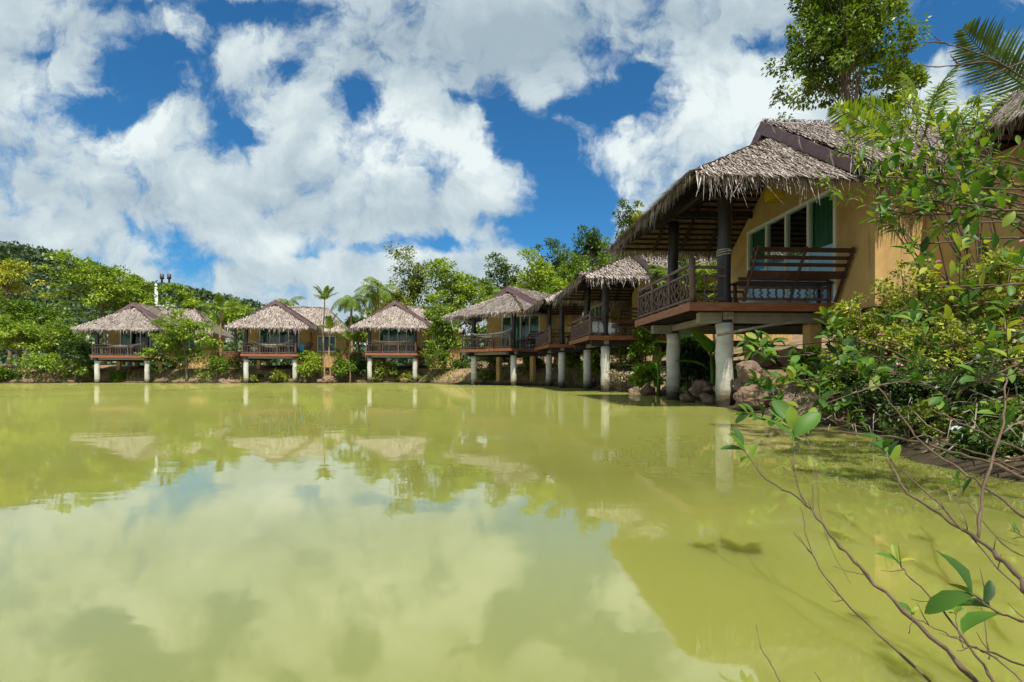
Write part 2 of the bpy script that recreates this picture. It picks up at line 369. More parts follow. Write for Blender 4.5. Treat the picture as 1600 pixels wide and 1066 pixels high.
class MB:
    def __init__(s): s.V = []; s.F = []
    def add(s, V, F):
        o = len(s.V); s.V += [tuple(v) for v in V]; s.F += [tuple(i + o for i in f) for f in F]; return s
    def box(s, x0, x1, y0, y1, z0, z1):
        return s.add([(x0, y0, z0), (x1, y0, z0), (x1, y1, z0), (x0, y1, z0), (x0, y0, z1), (x1, y0, z1), (x1, y1, z1), (x0, y1, z1)],
                     [(0, 3, 2, 1), (4, 5, 6, 7), (0, 1, 5, 4), (1, 2, 6, 5), (2, 3, 7, 6), (3, 0, 4, 7)])
    def beam(s, p, q, w_, h_, up=(0, 0, 1)):
        p = Vector(p); q = Vector(q); d = (q - p).normalized(); u = Vector(up)
        if abs(d.dot(u)) > .98: u = Vector((0, 1, 0))
        a = d.cross(u).normalized(); b = a.cross(d).normalized()
        V = [e + a * (w_ / 2 * i) + b * (h_ / 2 * j) for e in (p, q) for i, j in ((-1, -1), (1, -1), (1, 1), (-1, 1))]
        return s.add(V, [(0, 1, 2, 3), (7, 6, 5, 4), (0, 4, 5, 1), (1, 5, 6, 2), (2, 6, 7, 3), (3, 7, 4, 0)])
    def tube(s, pts, rad, n=8):
        pts = [Vector(p) for p in pts]; m = len(pts)
        rad = [rad] * m if not hasattr(rad, '__len__') else rad
        V = []; prev = None
        for i, p in enumerate(pts):
            d = (pts[min(i + 1, m - 1)] - pts[max(i - 1, 0)]).normalized()
            if prev is None:
                a = d.orthogonal().normalized()
            else:
                a = (prev - d * prev.dot(d)).normalized()
            prev = a; b = d.cross(a)
            for k in range(n):
                an = 2 * math.pi * k / n
                V.append(p + (a * math.cos(an) + b * math.sin(an)) * rad[i])
        F = [(i * n + k, i * n + (k + 1) % n, (i + 1) * n + (k + 1) % n, (i + 1) * n + k) for i in range(m - 1) for k in range(n)]
        F.append(tuple(range(n - 1, -1, -1))); F.append(tuple((m - 1) * n + k for k in range(n)))
        return s.add(V, F)
    def prism(s, poly, vec):
        n = len(poly); v = Vector(vec)
        V = [Vector(p) for p in poly] + [Vector(p) + v for p in poly]
        F = [tuple(range(n)), tuple(range(2 * n - 1, n - 1, -1))] + [(i, i + n, (i + 1) % n + n, (i + 1) % n) for i in range(n)]
        return s.add(V, F)
    def mesh(s, name, smooth=False):
        me = bpy.data.meshes.new(name); me.from_pydata(s.V, [], s.F)
        bm = __import__('bmesh').new(); bm.from_mesh(me)
        __import__('bmesh').ops.recalc_face_normals(bm, faces=bm.faces); bm.to_mesh(me); bm.free()
        if smooth:
            for p in me.polygons: p.use_smooth = len(p.vertices) == 4
        return me
    def build(s, name, mat, parent=None, smooth=False, bev=0):
        o = link_mesh(name, s.mesh(name, smooth), MAT[mat], parent)
        if bev:
            b = o.modifiers.new('edge', 'BEVEL'); b.width = bev; b.segments = 2; b.limit_method = 'ANGLE'
        return o

def copy_tree(o, parent=None):
    c = o.copy(); C.objects.link(c)
    c.parent = parent
    for ch in list(o.children): copy_tree(ch, c)
    return c

def unit(a): return a / np.maximum(np.linalg.norm(a, axis=-1, keepdims=True), 1e-9)
def rdir(n): return unit(RNG.normal(size=(n, 3)))

def leaves(P, D, N, L, W, fold=.12, droop=.1):
    """kite leaves folded along the midrib, one quad each"""
    n = len(P)
    D = unit(D); S = unit(np.cross(D, N)); N = np.cross(S, D)
    L = np.broadcast_to(L, n)[:, None]; W = np.broadcast_to(W, n)[:, None]
    V = np.stack([P, P + D * L * .48 + S * W / 2 + N * W * fold, P + D * L - N * L * droop, P + D * L * .48 - S * W / 2 + N * W * fold], 1).reshape(-1, 3)
    return V, np.arange(4 * n).reshape(n, 4)

_T = [(0, .04), (.22, .62), (.5, 1.0), (.78, .80), (.93, .38), (1.0, .02)]
def bigleaves(P, D, N, L, W, curl=.18, fold=.22, prof=_T):
    """broad leaves with a bent blade, a folded midrib and a rounded outline"""
    n = len(P); m = len(prof)
    D = unit(D); S = unit(np.cross(D, N)); N = np.cross(S, D)
    L = np.broadcast_to(L, n); W = np.broadcast_to(W, n)
    cu = curl * RNG.uniform(.2, 1.8, n); rows = []
    for (tt, ww) in prof:
        for sgn in (-1, 0, 1):
            wav = RNG.uniform(-.05, .05, n) if sgn else 0
            rows.append(P + D * (L * (tt - .12 * cu * tt * tt))[:, None] + S * (W * .5 * ww * sgn)[:, None]
                        + N * (-L * cu * tt * tt + W * (fold * ww * abs(sgn) + wav))[:, None])
    V = np.stack(rows, 1).reshape(-1, 3)
    q = np.array([(3 * i + j, 3 * i + j + 1, 3 * i + j + 4, 3 * i + j + 3) for i in range(m - 1) for j in range(2)])
    F = (np.arange(n)[:, None, None] * (3 * m) + q[None]).reshape(-1, 4)
    return V, F

def cat_mesh(parts):
    Vs, Fs, o = [], [], 0
    for V, F in parts:
        Vs.append(V); Fs.append(F + o); o += len(V)
    return np.concatenate(Vs), np.concatenate(Fs)

def at(px, py, Y):
    return Vector(((px - 800) / FPX * Y, Y, CAM_H + (HOR - py) / FPX * Y))

# ---------------------------------------------------------------- terrain
SHORE = np.array([(-140, 36), (-60, 38.2), (-36, 38.0), (-33, 38.4), (-31.2, 39.9), (-26.2, 40.2), (-24, 38.6), (-20, 38.9), (-15, 39.0), (-11.5, 40.2), (-7, 40.2), (-5.6, 37.6), (-4, 35.6), (-2, 34.0), (.3, 32.2), (2.0, 30.2), (3.0, 27), (3.7, 24),
                  (4.2, 20), (4.55, 16), (4.75, 13.2), (4.7, 11.6), (4.35, 10.0), (4.0, 8.6), (3.9, 7), (3.62, 5), (3.3, 3.5), (3.0, 2), (2.6, 0), (2.2, -1.2), (-4, -2.0), (-140, -3)], float)
def shore_dist(X, Y):
    """signed distance to the pond's edge, positive on land"""
    P = np.stack([X, Y], -1); best = np.full(X.shape, 1e9); inside = np.zeros(X.shape, bool)
    n = len(SHORE)
    for i in range(n):
        a, b = SHORE[i], SHORE[(i + 1) % n]
        ab = b - a
        t = np.clip(((P - a) @ ab) / (ab @ ab), 0, 1)
        best = np.minimum(best, np.linalg.norm(P - a - t[..., None] * ab, axis=-1))
        c = ((a[1] > Y) != (b[1] > Y)) & (X < (b[0] - a[0]) * (Y - a[1]) / (b[1] - a[1] + 1e-12) + a[0])
        inside ^= c
    return np.where(inside, -best, best)
def sstep(a, b, x):
    t = np.clip((x - a) / (b - a), 0, 1); return t * t * (3 - 2 * t)
def ground(X, Y):
    X = np.asarray(X, float); Y = np.asarray(Y, float)
    wig = .35 * np.sin(X * 1.7 + Y * .6) + .25 * np.sin(Y * 2.3 - X * .8) + .15 * np.sin(X * 4.1 + 1) * np.sin(Y * 3.7)
    d = shore_dist(X, Y) + .45 * wig * np.exp(-((Y - 18) / 60) ** 2)
    h = np.where(d > 0, 1.02 * sstep(0, 1.7, d) + .35 * sstep(1.6, 6, d) + .05 * wig, -.9 * sstep(0, 2.5, -d))
    h = h + 16 * sstep(43, 92, Y) * sstep(-10, 14, X) + 3.0 * sstep(8, 20, X) * sstep(6, 30, Y) * (1 - sstep(43, 60, Y) * .5)
    return h
def gz(x, y): return float(ground(np.array([x]), np.array([y]))[0])

def axis(lo, hi, step, far):
    a = list(np.arange(lo, hi + 1e-6, step)); s = step
    l, r = [], []
    x = lo
    while x > -far: s *= 1.25; x -= s; l.append(x)
    s = step; x = hi
    while x < far: s *= 1.25; x += s; r.append(x)
    return np.array(l[::-1] + a + r)
gx = axis(-40, 22, .45, 1600); gy = axis(-8, 56, .45, 1600)
GX, GY = np.meshgrid(gx, gy, indexing='ij')
GZ = ground(GX, GY)
nx, ny = GX.shape
idx = np.arange(nx * ny).reshape(nx, ny)
F = np.stack([idx[:-1, :-1], idx[1:, :-1], idx[1:, 1:], idx[:-1, 1:]], -1).reshape(-1, 4)
tag(link_mesh('ground', np_mesh('ground', np.stack([GX, GY, GZ], -1).reshape(-1, 3), F, True), MAT['earth']), 'brown earth bank and grassy ground around the pond', 'ground', kind='structure')
tag(MB().add([(-150, -9, 0), (8, -9, 0), (8, 46, 0), (-150, 46, 0)], [(0, 1, 2, 3)]).build('pond_water', 'water'), 'cloudy yellow green pond water with soft reflections', 'water', kind='structure')

# ================================================================ bungalows
ZD = 2.05                                                # deck top above the water
def in_poly(u, v, P):
    ok = np.ones(len(u), bool); n = len(P)
    ar = sum(P[i][0] * P[(i + 1) % n][1] - P[(i + 1) % n][0] * P[i][1] for i in range(n))
    for i in range(n):
        a, b = P[i], P[(i + 1) % n]
        cr = (b[0] - a[0]) * (v - a[1]) - (b[1] - a[1]) * (u - a[0])
        ok &= (cr * (1 if ar > 0 else -1) >= -1e-4)
    return ok

def strips(P0, P1, P2, W, S):
    """thatch blades: two quads through three points, each W wide across S"""
    W = W[:, None] / 2
    V = np.stack([P0 - S * W, P0 + S * W, P1 - S * W, P1 + S * W, P2 - S * W * .16, P2 + S * W * .16], 1).reshape(-1, 3)
    n = len(P0); o = np.arange(n)[:, None] * 6
    return V, np.concatenate([o + np.array([0, 1, 3, 2]), o + np.array([2, 3, 5, 4])])

def thatch(poly, a, b, du, dv, wid, eave=True, lift=1.0):
    """rows of palm-leaf blades over one roof slope; a-b is its eave"""
    poly = [np.array(p, float) for p in poly]; a = np.array(a, float); b = np.array(b, float)
    u = unit((b - a)[None])[0]
    nn = np.cross(poly[1] - poly[0], poly[2] - poly[0]); nn = nn / np.linalg.norm(nn)
    if nn[2] < 0: nn = -nn
    up = np.cross(nn, u)
    if up[2] < 0: up = -up
    UVp = [((p - a) @ u, (p - a) @ up) for p in poly]
    u0, u1 = min(p[0] for p in UVp), max(p[0] for p in UVp); v1 = max(p[1] for p in UVp)
    nv = int(v1 / dv) + 2; nu = int((u1 - u0) / du)
    U = np.repeat(np.linspace(u0, u1, nu)[None], nv, 0) + RNG.uniform(-du, du, (nv, nu))
    Vv = np.repeat((np.arange(nv) * dv)[:, None], nu, 1) + RNG.normal(0, dv * .16, (nv, nu)) + .04
    U = U.ravel(); Vv = Vv.ravel()
    k = in_poly(U, Vv, UVp); U = U[k]; Vv = Vv[k]; n = len(U)
    L = RNG.uniform(.26, .52, n); ang = RNG.normal(0, .15, n); ang[RNG.random(n) < .06] *= 3.2
    dwn = -up * np.cos(ang)[:, None] + u * np.sin(ang)[:, None]
    sd = unit(np.cross(dwn, nn[None]))
    P0 = a + U[:, None] * u + Vv[:, None] * up + nn * .012
    li = RNG.uniform(.015, .06, n) * lift
    P1 = P0 + dwn * (L * .55)[:, None] + nn * li[:, None]
    tl = RNG.uniform(-.005, .045, n) * lift; tl[RNG.random(n) < .06] *= 2.4
    P2 = P0 + dwn * L[:, None] + nn * (li * .6 + tl)[:, None]
    out = [strips(P0, P1, P2, RNG.uniform(.55, 1.3, n) * wid, sd)]
    fr = []
    if eave:
        for rep in range(3):
            m = int((u1 - u0) / du * 1.5)
            U = RNG.uniform(u0, u1, m); Vv = RNG.uniform(.0, .16, m); k = in_poly(U, Vv, UVp); U = U[k]; Vv = Vv[k]; m = len(U)
            an = RNG.normal(0, .32, m)
            dwn = unit(-up * np.cos(an)[:, None] + u * np.sin(an)[:, None])
            P0 = a + U[:, None] * u + Vv[:, None] * up + nn * (.02 - .03 * rep)
            P1 = P0 + dwn * (Vv + RNG.uniform(.02, .13, m))[:, None] + nn * .02
            dr = RNG.gamma(3.2, .046, m) * (1 + .35 * np.sin(U * 3.1) * np.sin(U * 1.3 + 1))
            P2 = P1 + np.array([0, 0, -1.0]) * dr[:, None] + dwn * (dr * RNG.uniform(.05, .45, m))[:, None] + u * (RNG.normal(0, .30, m) * dr)[:, None]
            sd = unit(np.cross(dwn, nn[None]))
            fr.append(strips(P0, P1, P2, RNG.uniform(.5, 1.25, m) * wid * .9, sd))
    return out, fr

def slab(poly, th=.07):
    p = [Vector(q) for q in poly]
    nn = (p[1] - p[0]).cross(p[2] - p[0]).normalized()
    if nn.z < 0: nn = -nn
    return p, -nn * th

def wavy_mesh(h=.62):
    pts = []
    for i in range(9):
        t = i / 8; pts.append((.022 * math.sin(t * 15.0), .015 * math.cos(t * 12), h * t))
    return MB().tube(pts, [.021 + .005 * math.sin(i * 2.2) for i in range(9)], 6).mesh('baluster', True)
BAL = wavy_mesh()
BAL.materials.append(MAT['wood_rail'])

def railing(root, p, q, posts=(0,), end=True, gap=.16, hgt=.78):
    """a rail run between two deck points: top, middle and bottom rails with wavy balusters"""
    p = Vector(p); q = Vector(q); L = (q - p).length; d = (q - p) / L
    rail = None
    for z, w_, nm in ((hgt, .06, 'railing'), (hgt - .17, .05, 'middle_rail'), (.10, .05, 'bottom_rail')):
        o = MB().beam(p + Vector((0, 0, z)), q + Vector((0, 0, z)), w_ * .8, w_).build(nm, 'wood_rail', rail or root, bev=.006)
        rail = rail or o
    for t in posts:
        b = MB().box(-.03, .03, -.03, .03, 0, hgt - .02).build('rail_post', 'wood_rail', rail, bev=.006); b.location = p + d * (L * t)
    n = max(2, int(L / gap))
    for i in range(1, n):
        o = bpy.data.objects.new('baluster', BAL); C.objects.link(o); o.parent = rail
        o.location = p + d * (L * i / n) + Vector((0, 0, .11)); o.rotation_euler = (0, 0, random.uniform(0, 6.3)); o.scale = (1, 1, (hgt - .28) / .62)
    return rail

def rect_wall(m, x0, x1, z0, ztop, y, th, ox0=None, ox1=None, oz0=None, oz1=None):
    """front wall strip with a hole; ztop(x) gives the sloping top"""
    def piece(a, b, za, zb=None):
        xs = [a] + [x for x in (0.0,) if a < x < b] + [b]
        top = [(x, y, zb if zb is not None else ztop(x)) for x in xs]
        m.prism([(a, y, za), (b, y, za)] + top[::-1], (0, th, 0))
    if ox0 is None: piece(x0, x1, z0); return
    piece(x0, ox0, z0); piece(ox1, x1, z0); piece(ox0, ox1, oz1)
    if oz0 > z0 + .01: piece(ox0, ox1, z0, oz0)

def window_set(root, kind, x0, x1, z0, z1, y, npan, curtains, painted_reflection=False):
    """white frame set in an opening, its panes of glass and the curtains behind"""
    fr = MB(); t = .07
    fr.box(x0, x0 + t, y - .03, y + .1, z0, z1); fr.box(x1 - t, x1, y - .03, y + .1, z0, z1)
    fr.box(x0 + t, x1 - t, y - .03, y + .1, z1 - t, z1); fr.box(x0 + t, x1 - t, y - .03, y + .1, z0, z0 + t)
    pw = (x1 - x0 - 2 * t) / npan
    for i in range(1, npan):
        c = x0 + t + pw * i; fr.box(c - .035, c + .035, y - .018, y + .09, z0 + t, z1 - t)
    f = fr.build(kind, 'frame', root, bev=.006)
    for i in range(npan):
        a = x0 + t + pw * i + (.036 if i else 0); b = x0 + t + pw * (i + 1) - (.036 if i < npan - 1 else 0)
        MB().box(a, b, y + .03, y + .042, z0 + t, z1 - t).build('pane', 'glass', f)
        if painted_reflection:
            MB().box(a, b, y + .024, y + .028, z0 + t, z0 + 1.22).build('sky_reflection_band', 'painted_reflection', f)  # added strip painted as sky mirrored in the lower pane
    for (a, b, mt) in curtains:
        n = max(8, int((b - a) / .045)); V = []; Fc = []
        for i in range(n + 1):
            x = a + (b - a) * i / n; yy = y + .105 + .03 * math.sin(i * 1.9) + .01 * math.sin(i * .7)
            V += [(x, yy, z0 + .04), (x, yy, z1 - .02)]
        for i in range(n): Fc.append((2 * i, 2 * i + 2, 2 * i + 3, 2 * i + 1))
        cm = MB(); cm.add(V, Fc)
        o = cm.build('curtain', mt, f, True); s = o.modifiers.new('t', 'SOLIDIFY'); s.thickness = .004
    return f

def bungalow(P):
    root = thing('thatched_bungalow', 'x', 'bungalow')
    yw, rc, wl, wr, cy, cx = P['yw'], P['rc'], P['wl'], P['wr'], P['cy'], P['cx']
    du, dv, wid = P['du'], P['dv'], P['wid']
    dl, dr = -1.85, 1.85
    # deck
    m = MB()
    x = dl
    while x < dr - .01:
        m.box(x, min(x + .138, dr), 0.032, yw - .002, ZD - .035, ZD); x += .144
    m.build('deck_boards', 'wood_red', root)
    f = MB(); f.box(dl - .03, dr + .03, 0, .03, ZD - .15, ZD + .012).build('fascia', 'wood_red', root, bev=.004)
    f = MB(); f.box(dr + .002, dr + .032, .032, yw - .01, ZD - .15, ZD + .010).build('fascia', 'wood_red', root, bev=.004)
    f = MB(); f.box(dl - .032, dl - .002, .032, yw - .01, ZD - .15, ZD + .010).build('fascia', 'wood_red', root, bev=.004)
    m = MB()
    for i in range(6):
        xx = dl + .12 + i * (dr - dl - .24) / 5; m.box(xx - .03, xx + .03, .05, yw + .4, ZD - .145, ZD - .038)
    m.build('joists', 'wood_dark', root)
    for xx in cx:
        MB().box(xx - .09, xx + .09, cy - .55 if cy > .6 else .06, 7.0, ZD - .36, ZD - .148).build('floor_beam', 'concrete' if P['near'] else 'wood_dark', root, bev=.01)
    MB().box(dl + .1, dr - .1, cy - .08, cy + .08, ZD - .30, ZD - .152).build('cross_beam', 'wood_pale', root, bev=.01)
    # columns and roof poles
    for k, xx in enumerate(cx):
        pts = [(xx + .01 * math.sin(i * 1.3 + k), cy + .008 * math.cos(i * 1.7), -.9 + i * (ZD - .37 + .9) / 12) for i in range(13)]
        MB().tube(pts, [.168 + .006 * math.sin(i * 2.1 + k) for i in range(13)], 20).build('column', 'column', root, True)
        pts = [(xx + P['lean'] * i / 8 + .012 * math.sin(i * 1.1 + k * 2), cy + .01 * math.cos(i * .9), ZD - .34 + i * (P['ze'] + .42 - ZD + .34) / 8) for i in range(9)]
        po = MB().tube(pts, [.132 + .006 * math.sin(i * 1.9 + k) for i in range(9)], 16).build('pole', 'pole_wood', root, True)
        if k == 1 and P['near']:
            rp = MB()
            for j in range(3):
                zc = ZD + 1.02 + j * .035
                rp.tube([(xx + .147 * math.cos(a), cy + .147 * math.sin(a), zc + .02 * math.sin(a + j)) for a in np.linspace(0, 6.29, 20)], .010, 5)
            rp.build('rope_binding', 'rope', po, True)
    # eave plates, rafters
    m = MB(); ze = P['ze']; hw = P['hw']; ya = P['ya']; za = P['za']
    py = max(cy, .3)
    zpl = ze + (za - ze) * (py + .4) / (ya + .4) - .20
    m.beam((cx[0] - .5, py, zpl), (cx[1] + .5, py, zpl), .11, .16)
    for s, xx in ((-1, cx[0]), (1, cx[1])):
        m.beam((xx, py - .35, zpl + .02), (xx, yw - .01, zpl + .02), .10, .15)
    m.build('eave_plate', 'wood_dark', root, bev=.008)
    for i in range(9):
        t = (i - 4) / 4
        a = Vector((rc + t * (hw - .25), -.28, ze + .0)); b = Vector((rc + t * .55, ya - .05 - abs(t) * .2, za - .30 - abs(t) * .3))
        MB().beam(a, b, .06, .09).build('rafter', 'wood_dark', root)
    for s in (-1, 1):
        for j in range(3):
            yy = .75 + j * .75; fr_ = max(0., (yy + .4) / (ya + .4))
            a = Vector((rc + s * (hw - .12), yy, ze - .02)); top = min(1, fr_)
            b = Vector((rc + s * (hw - .12) * (1 - top) + s * .1, yy, ze + (za - ze) * top - .17))
            MB().beam(a, b, .06, .09).build('rafter', 'wood_dark', root)
    # roof: a hipped skirt over the deck under a gabled main roof
    ap = (rc, ya, za); fl = (rc - hw, -.4, ze); frr = (rc + hw, -.4, ze)
    bl = (rc - hw, ya + .55, ze); br = (rc + hw, ya + .55, ze); ab = (rc, ya + .55, za)
    zr, hm, y0, y1 = P['zr'], P['hw'] + .15, P['ya'] - .27, P['yb']
    zm = zr - hm * (za - ze) / hw
    slopes = [([fl, frr, ap], fl, frr, True), ([frr, br, ab, ap], frr, br, True), ([bl, fl, ap, ab], bl, fl, True)]
    mr = [([(rc + hm, y0, zm), (rc + hm, y1, zm), (rc, y1, zr), (rc, y0, zr)], (rc + hm, y0, zm), (rc + hm, y1, zm), True),
          ([(rc - hm, y1, zm), (rc - hm, y0, zm), (rc, y0, zr), (rc, y1, zr)], (rc - hm, y1, zm), (rc - hm, y0, zm), True)]
    wing = P.get('wing')
    if wing:
        we, rx = wing['eave'], wing['ridge']; yf, ym, yb = wing['yf'], wing['yf'] + 2.2, wing['yf'] + 4.4
        zw, zt = ze + .08, zr - .06
        x0 = wing.get('x0', rc + .6); xr = wing.get('xr', x0)
        mr += [([(x0, yf, zw), (we, yf, zw), (rx, ym, zt), (xr, ym, zt)], (x0, yf, zw), (we, yf, zw), True),
               ([(we, yf, zw), (we, yb, zw), (rx, ym, zt)], (we, yf, zw), (we, yb, zw), True),
               ([(we, yb, zw), (x0, yb, zw), (xr, ym, zt), (rx, ym, zt)], (we, yb, zw), (x0, yb, zw), False)]
        if xr > x0: mr += [([(x0, yb, zw), (x0, yf, zw), (xr, ym, zt)], (x0, yb, zw), (x0, yf, zw), True)]
    base = MB(); body, fringe = [], []
    for poly, a, b, ev in slopes + mr:
        p, v = slab(poly); base.prism(p, v)
        o, f_ = thatch(poly, a, b, du, dv, wid, ev); body += o; fringe += f_
    roof = base.build('roof', 'thatch_base', root)
    # blades over the ridges and hips
    for (a, b, k) in [((rc, y0, zr), (rc, y1, zr), 1.0), (ap, fl, .8), (ap, frr, .8)] + ([((xr if xr > x0 else rc, ym, zt), (rx, ym, zt), 1.0), ((xr, ym, zt), (x0, yf, zw), .8), ((rx, ym, zt), (we, yf, zw), .8)] if wing else []):
        a = np.array(a, float); b = np.array(b, float); Lr = np.linalg.norm(b - a); m_ = int(Lr / du * 1.6)
        t = RNG.random(m_)[:, None]; P0 = a + (b - a) * t + np.array([0, 0, .05]); d = (b - a) / Lr
        sd = np.cross(d, [0, 0, 1.0]); sd /= np.linalg.norm(sd)
        sg = np.where(RNG.random(m_) < .5, -1., 1.)[:, None]
        dw = unit(sd * sg * 1.0 + np.array([0, 0, -.55]) + d * (RNG.normal(0, .35, m_)[:, None] + (.5 if k < 1 else 0)))
        Lb = RNG.uniform(.2, .42, m_)[:, None]
        body.append(strips(P0, P0 + dw * Lb * .5 + np.array([0, 0, .05]), P0 + dw * Lb + np.array([0, 0, .02]), RNG.uniform(.6, 1.3, m_) * wid, unit(np.cross(dw, [0, 0, 1.0]))))
    V, F = cat_mesh(body); link_mesh('thatch_covering', np_mesh('thatch_covering', V, F), MAT['thatch'], roof)
    V, F = cat_mesh(fringe); link_mesh('eave_fringe', np_mesh('eave_fringe', V, F), MAT['fringe'], roof)
    # bargeboards and the small gable behind them
    for s in (-1, 1):
        a = Vector((rc, y0 - .03, zr - .13)); b = Vector((rc + s * (hm + .02), y0 - .03, zm - .15))
        m = MB(); m.prism([a + Vector((0, 0, .15)), b + Vector((0, 0, .13)), b - Vector((0, 0, .12)), a - Vector((0, 0, .16))], (0, .05, 0))
        m.build('bargeboard', 'barge', roof, bev=.005)
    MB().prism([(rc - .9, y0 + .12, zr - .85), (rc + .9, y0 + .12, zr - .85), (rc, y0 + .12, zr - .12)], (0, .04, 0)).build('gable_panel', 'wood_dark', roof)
    if P['near']:
        for t in (.2, .52, .84):
            q = Vector((rc + hm * t, y0 - .09, zr - (zr - zm) * t + .03)); d = Vector((.25, -.15, -1))
            V, F = bigleaves(np.array([q]), np.array([d]), np.array([[.2, -1, .1]]), RNG.uniform(.16, .40), .035, .4, .3)
            link_mesh('loose_blade', np_mesh('loose_blade', V, F), MAT['fringe'], roof)
    # walls
    slope = (za - ze) / hw
    top = lambda x: za - .12 - abs(x - rc) * slope
    d0, d1, dz1 = P['door'][0], P['door'][1], ZD + P['dh']
    wm = MB()
    def ftop(x): return min(top(x), za - .12)
    yb_ = P['yb'] - .5
    def piece(m, a, b, za_, fn):
        xs = [a] + ([rc] if a < rc < b else []) + [b]
        m.prism([(a, yw, za_), (b, yw, za_)] + [(x_, yw, fn(x_)) for x_ in xs[::-1]], (0, .16, 0))
    piece(wm, wl, d0, ZD - .17, ftop); piece(wm, d1, wr, ZD - .17, ftop); piece(wm, d0, d1, dz1, ftop)
    for xx, s in ((wl, 1), (wr, -1)):
        wm.box(min(xx, xx + s * .16), max(xx, xx + s * .16), yw + .161, yb_, ZD - .17, ftop(xx) + .08)
    wm.box(wl + .17, wr - .17, yb_ - .16, yb_, ZD - .17, ze + .2)
    wm.build('wall', 'wall', root)
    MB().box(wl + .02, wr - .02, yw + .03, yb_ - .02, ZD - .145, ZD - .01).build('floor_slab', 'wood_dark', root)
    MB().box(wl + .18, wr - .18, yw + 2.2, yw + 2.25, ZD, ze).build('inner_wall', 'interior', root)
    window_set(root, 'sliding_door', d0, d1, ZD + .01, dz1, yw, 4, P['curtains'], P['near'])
    if wing:
        a, b = wr + .005, wing['wall']; wy = yf + .75
        k0, k1 = wing['win']; kz0, kz1 = ZD + .35, ZD + 1.62
        wm = MB()
        zt_ = ze + .3
        for x0_, x1_, z0_, z1_ in ((a, k0, ZD - .95, ze - .05 if 'xr' in wing else zt_), (k1, b, ZD - .95, zt_), (k0, k1, ZD - .95, kz0), (k0, k1, kz1, zt_)):
            wm.box(x0_, x1_, wy, wy + .16, z0_, z1_)
        wm.box(b - .16, b, wy + .161, wy + 2.6, ZD - .95, zt_); wm.box(a, b - .161, wy + 2.44, wy + 2.6, ZD - .95, zt_)
        wm.build('wing_wall', 'wall', root)
        MB().box(a, b - .17, wy + 1.4, wy + 1.44, ZD - .4, zt_).build('inner_wall', 'interior', root)
        window_set(root, 'window', k0, k1, kz0, kz1, wy, 3, [(k0 + .05, k0 + .35, 'curtain_beige')])
    # stilts under the house
    for xx in (cx[0] + .25, cx[1] - .15):
        for yy in (yw - .15, yw + 2.6):
            MB().box(xx - .13, xx + .13, yy - .13, yy + .13, .2, ZD - .362).build('stilt', 'wall', root, bev=.015)
    if P['near']:
        MB().tube([(1.9, .55, 1.42), (1.9, 1.6, 1.62), (1.9, 3.6, 1.86)], .028, 8).build('drain_pipe', 'wood_pale', root, True)
    # railings
    px_ = cx[1]
    pst = MB().box(-.07, .07, -.07, .07, 0, .90)
    railing(root, (dl + .08, .09, ZD), (dr - .16, .09, ZD), (.0, .33, .66))
    for (x_, y_) in ((dr - .10, .10),):
        o = MB().tube([(0, 0, 0), (.008, .006, .3), (-.006, .004, .6), (.01, 0, .90)], [.072, .066, .069, .064], 8).build('corner_post', 'wood_rail', root, True); o.location = (x_, y_, ZD)
    if cy > .55:
        railing(root, (dr - .10, .17, ZD), (dr - .10, cy - .1, ZD), (), gap=.15, hgt=.72)
    railing(root, (dr - .10, max(cy, .3) + .16, ZD), (dr - .10, yw - .05, ZD), (1.0,), gap=.15, hgt=.50)
    railing(root, (dl + .08, .17, ZD), (dl + .08, yw - .05, ZD), (.5, 1.0))
    return root

NEAR = dict(near=True, ya=2.62, dh=2.33, yw=2.95, rc=.2, wl=-2.8, wr=2.95, cy=.87, cx=(-1.42, 1.5), lean=0.0, ze=4.12, hw=2.9, za=6.05, zr=6.40, yb=8.4,
            door=(-1.65, 1.9), curtains=[(-1.6, -.75, 'curtain_green'), (.85, 1.84, 'curtain_green')], du=.019, dv=.09, wid=.021,
            wing=dict(eave=9.0, ridge=7.0, x0=4.25, xr=6.45, yf=3.15, wall=8.3, win=(4.95, 6.3)))
MID = dict(near=False, ya=2.3, dh=2.12, yw=2.9, rc=.05, wl=-2.2, wr=2.3, cy=.72, cx=(-1.45, 1.5), lean=0.0, ze=4.02, hw=2.85, za=5.45, zr=5.80, yb=8.0,
           door=(-1.1, 1.75), curtains=[(-1.06, -.1, 'curtain_green'), (.9, 1.7, 'curtain_green')], du=.036, dv=.12, wid=.032)
FARH = dict(near=False, ya=2.2, dh=2.12, yw=2.9, rc=0., wl=-2.15, wr=2.25, cy=.34, cx=(-1.6, 1.68), lean=0.0, ze=3.98, hw=2.78, za=5.80, zr=6.14, yb=8.0,
            door=(-1.35, 1.5), curtains=[(-1.3, -.75, 'curtain_green'), (-.6, .1, 'curtain_beige'), (.4, .75, 'curtain_beige'), (.85, 1.45, 'curtain_green')], du=.045, dv=.13, wid=.036,
            wing=dict(eave=5.2, ridge=3.1, yf=3.2, wall=4.85, win=(2.65, 4.05)))

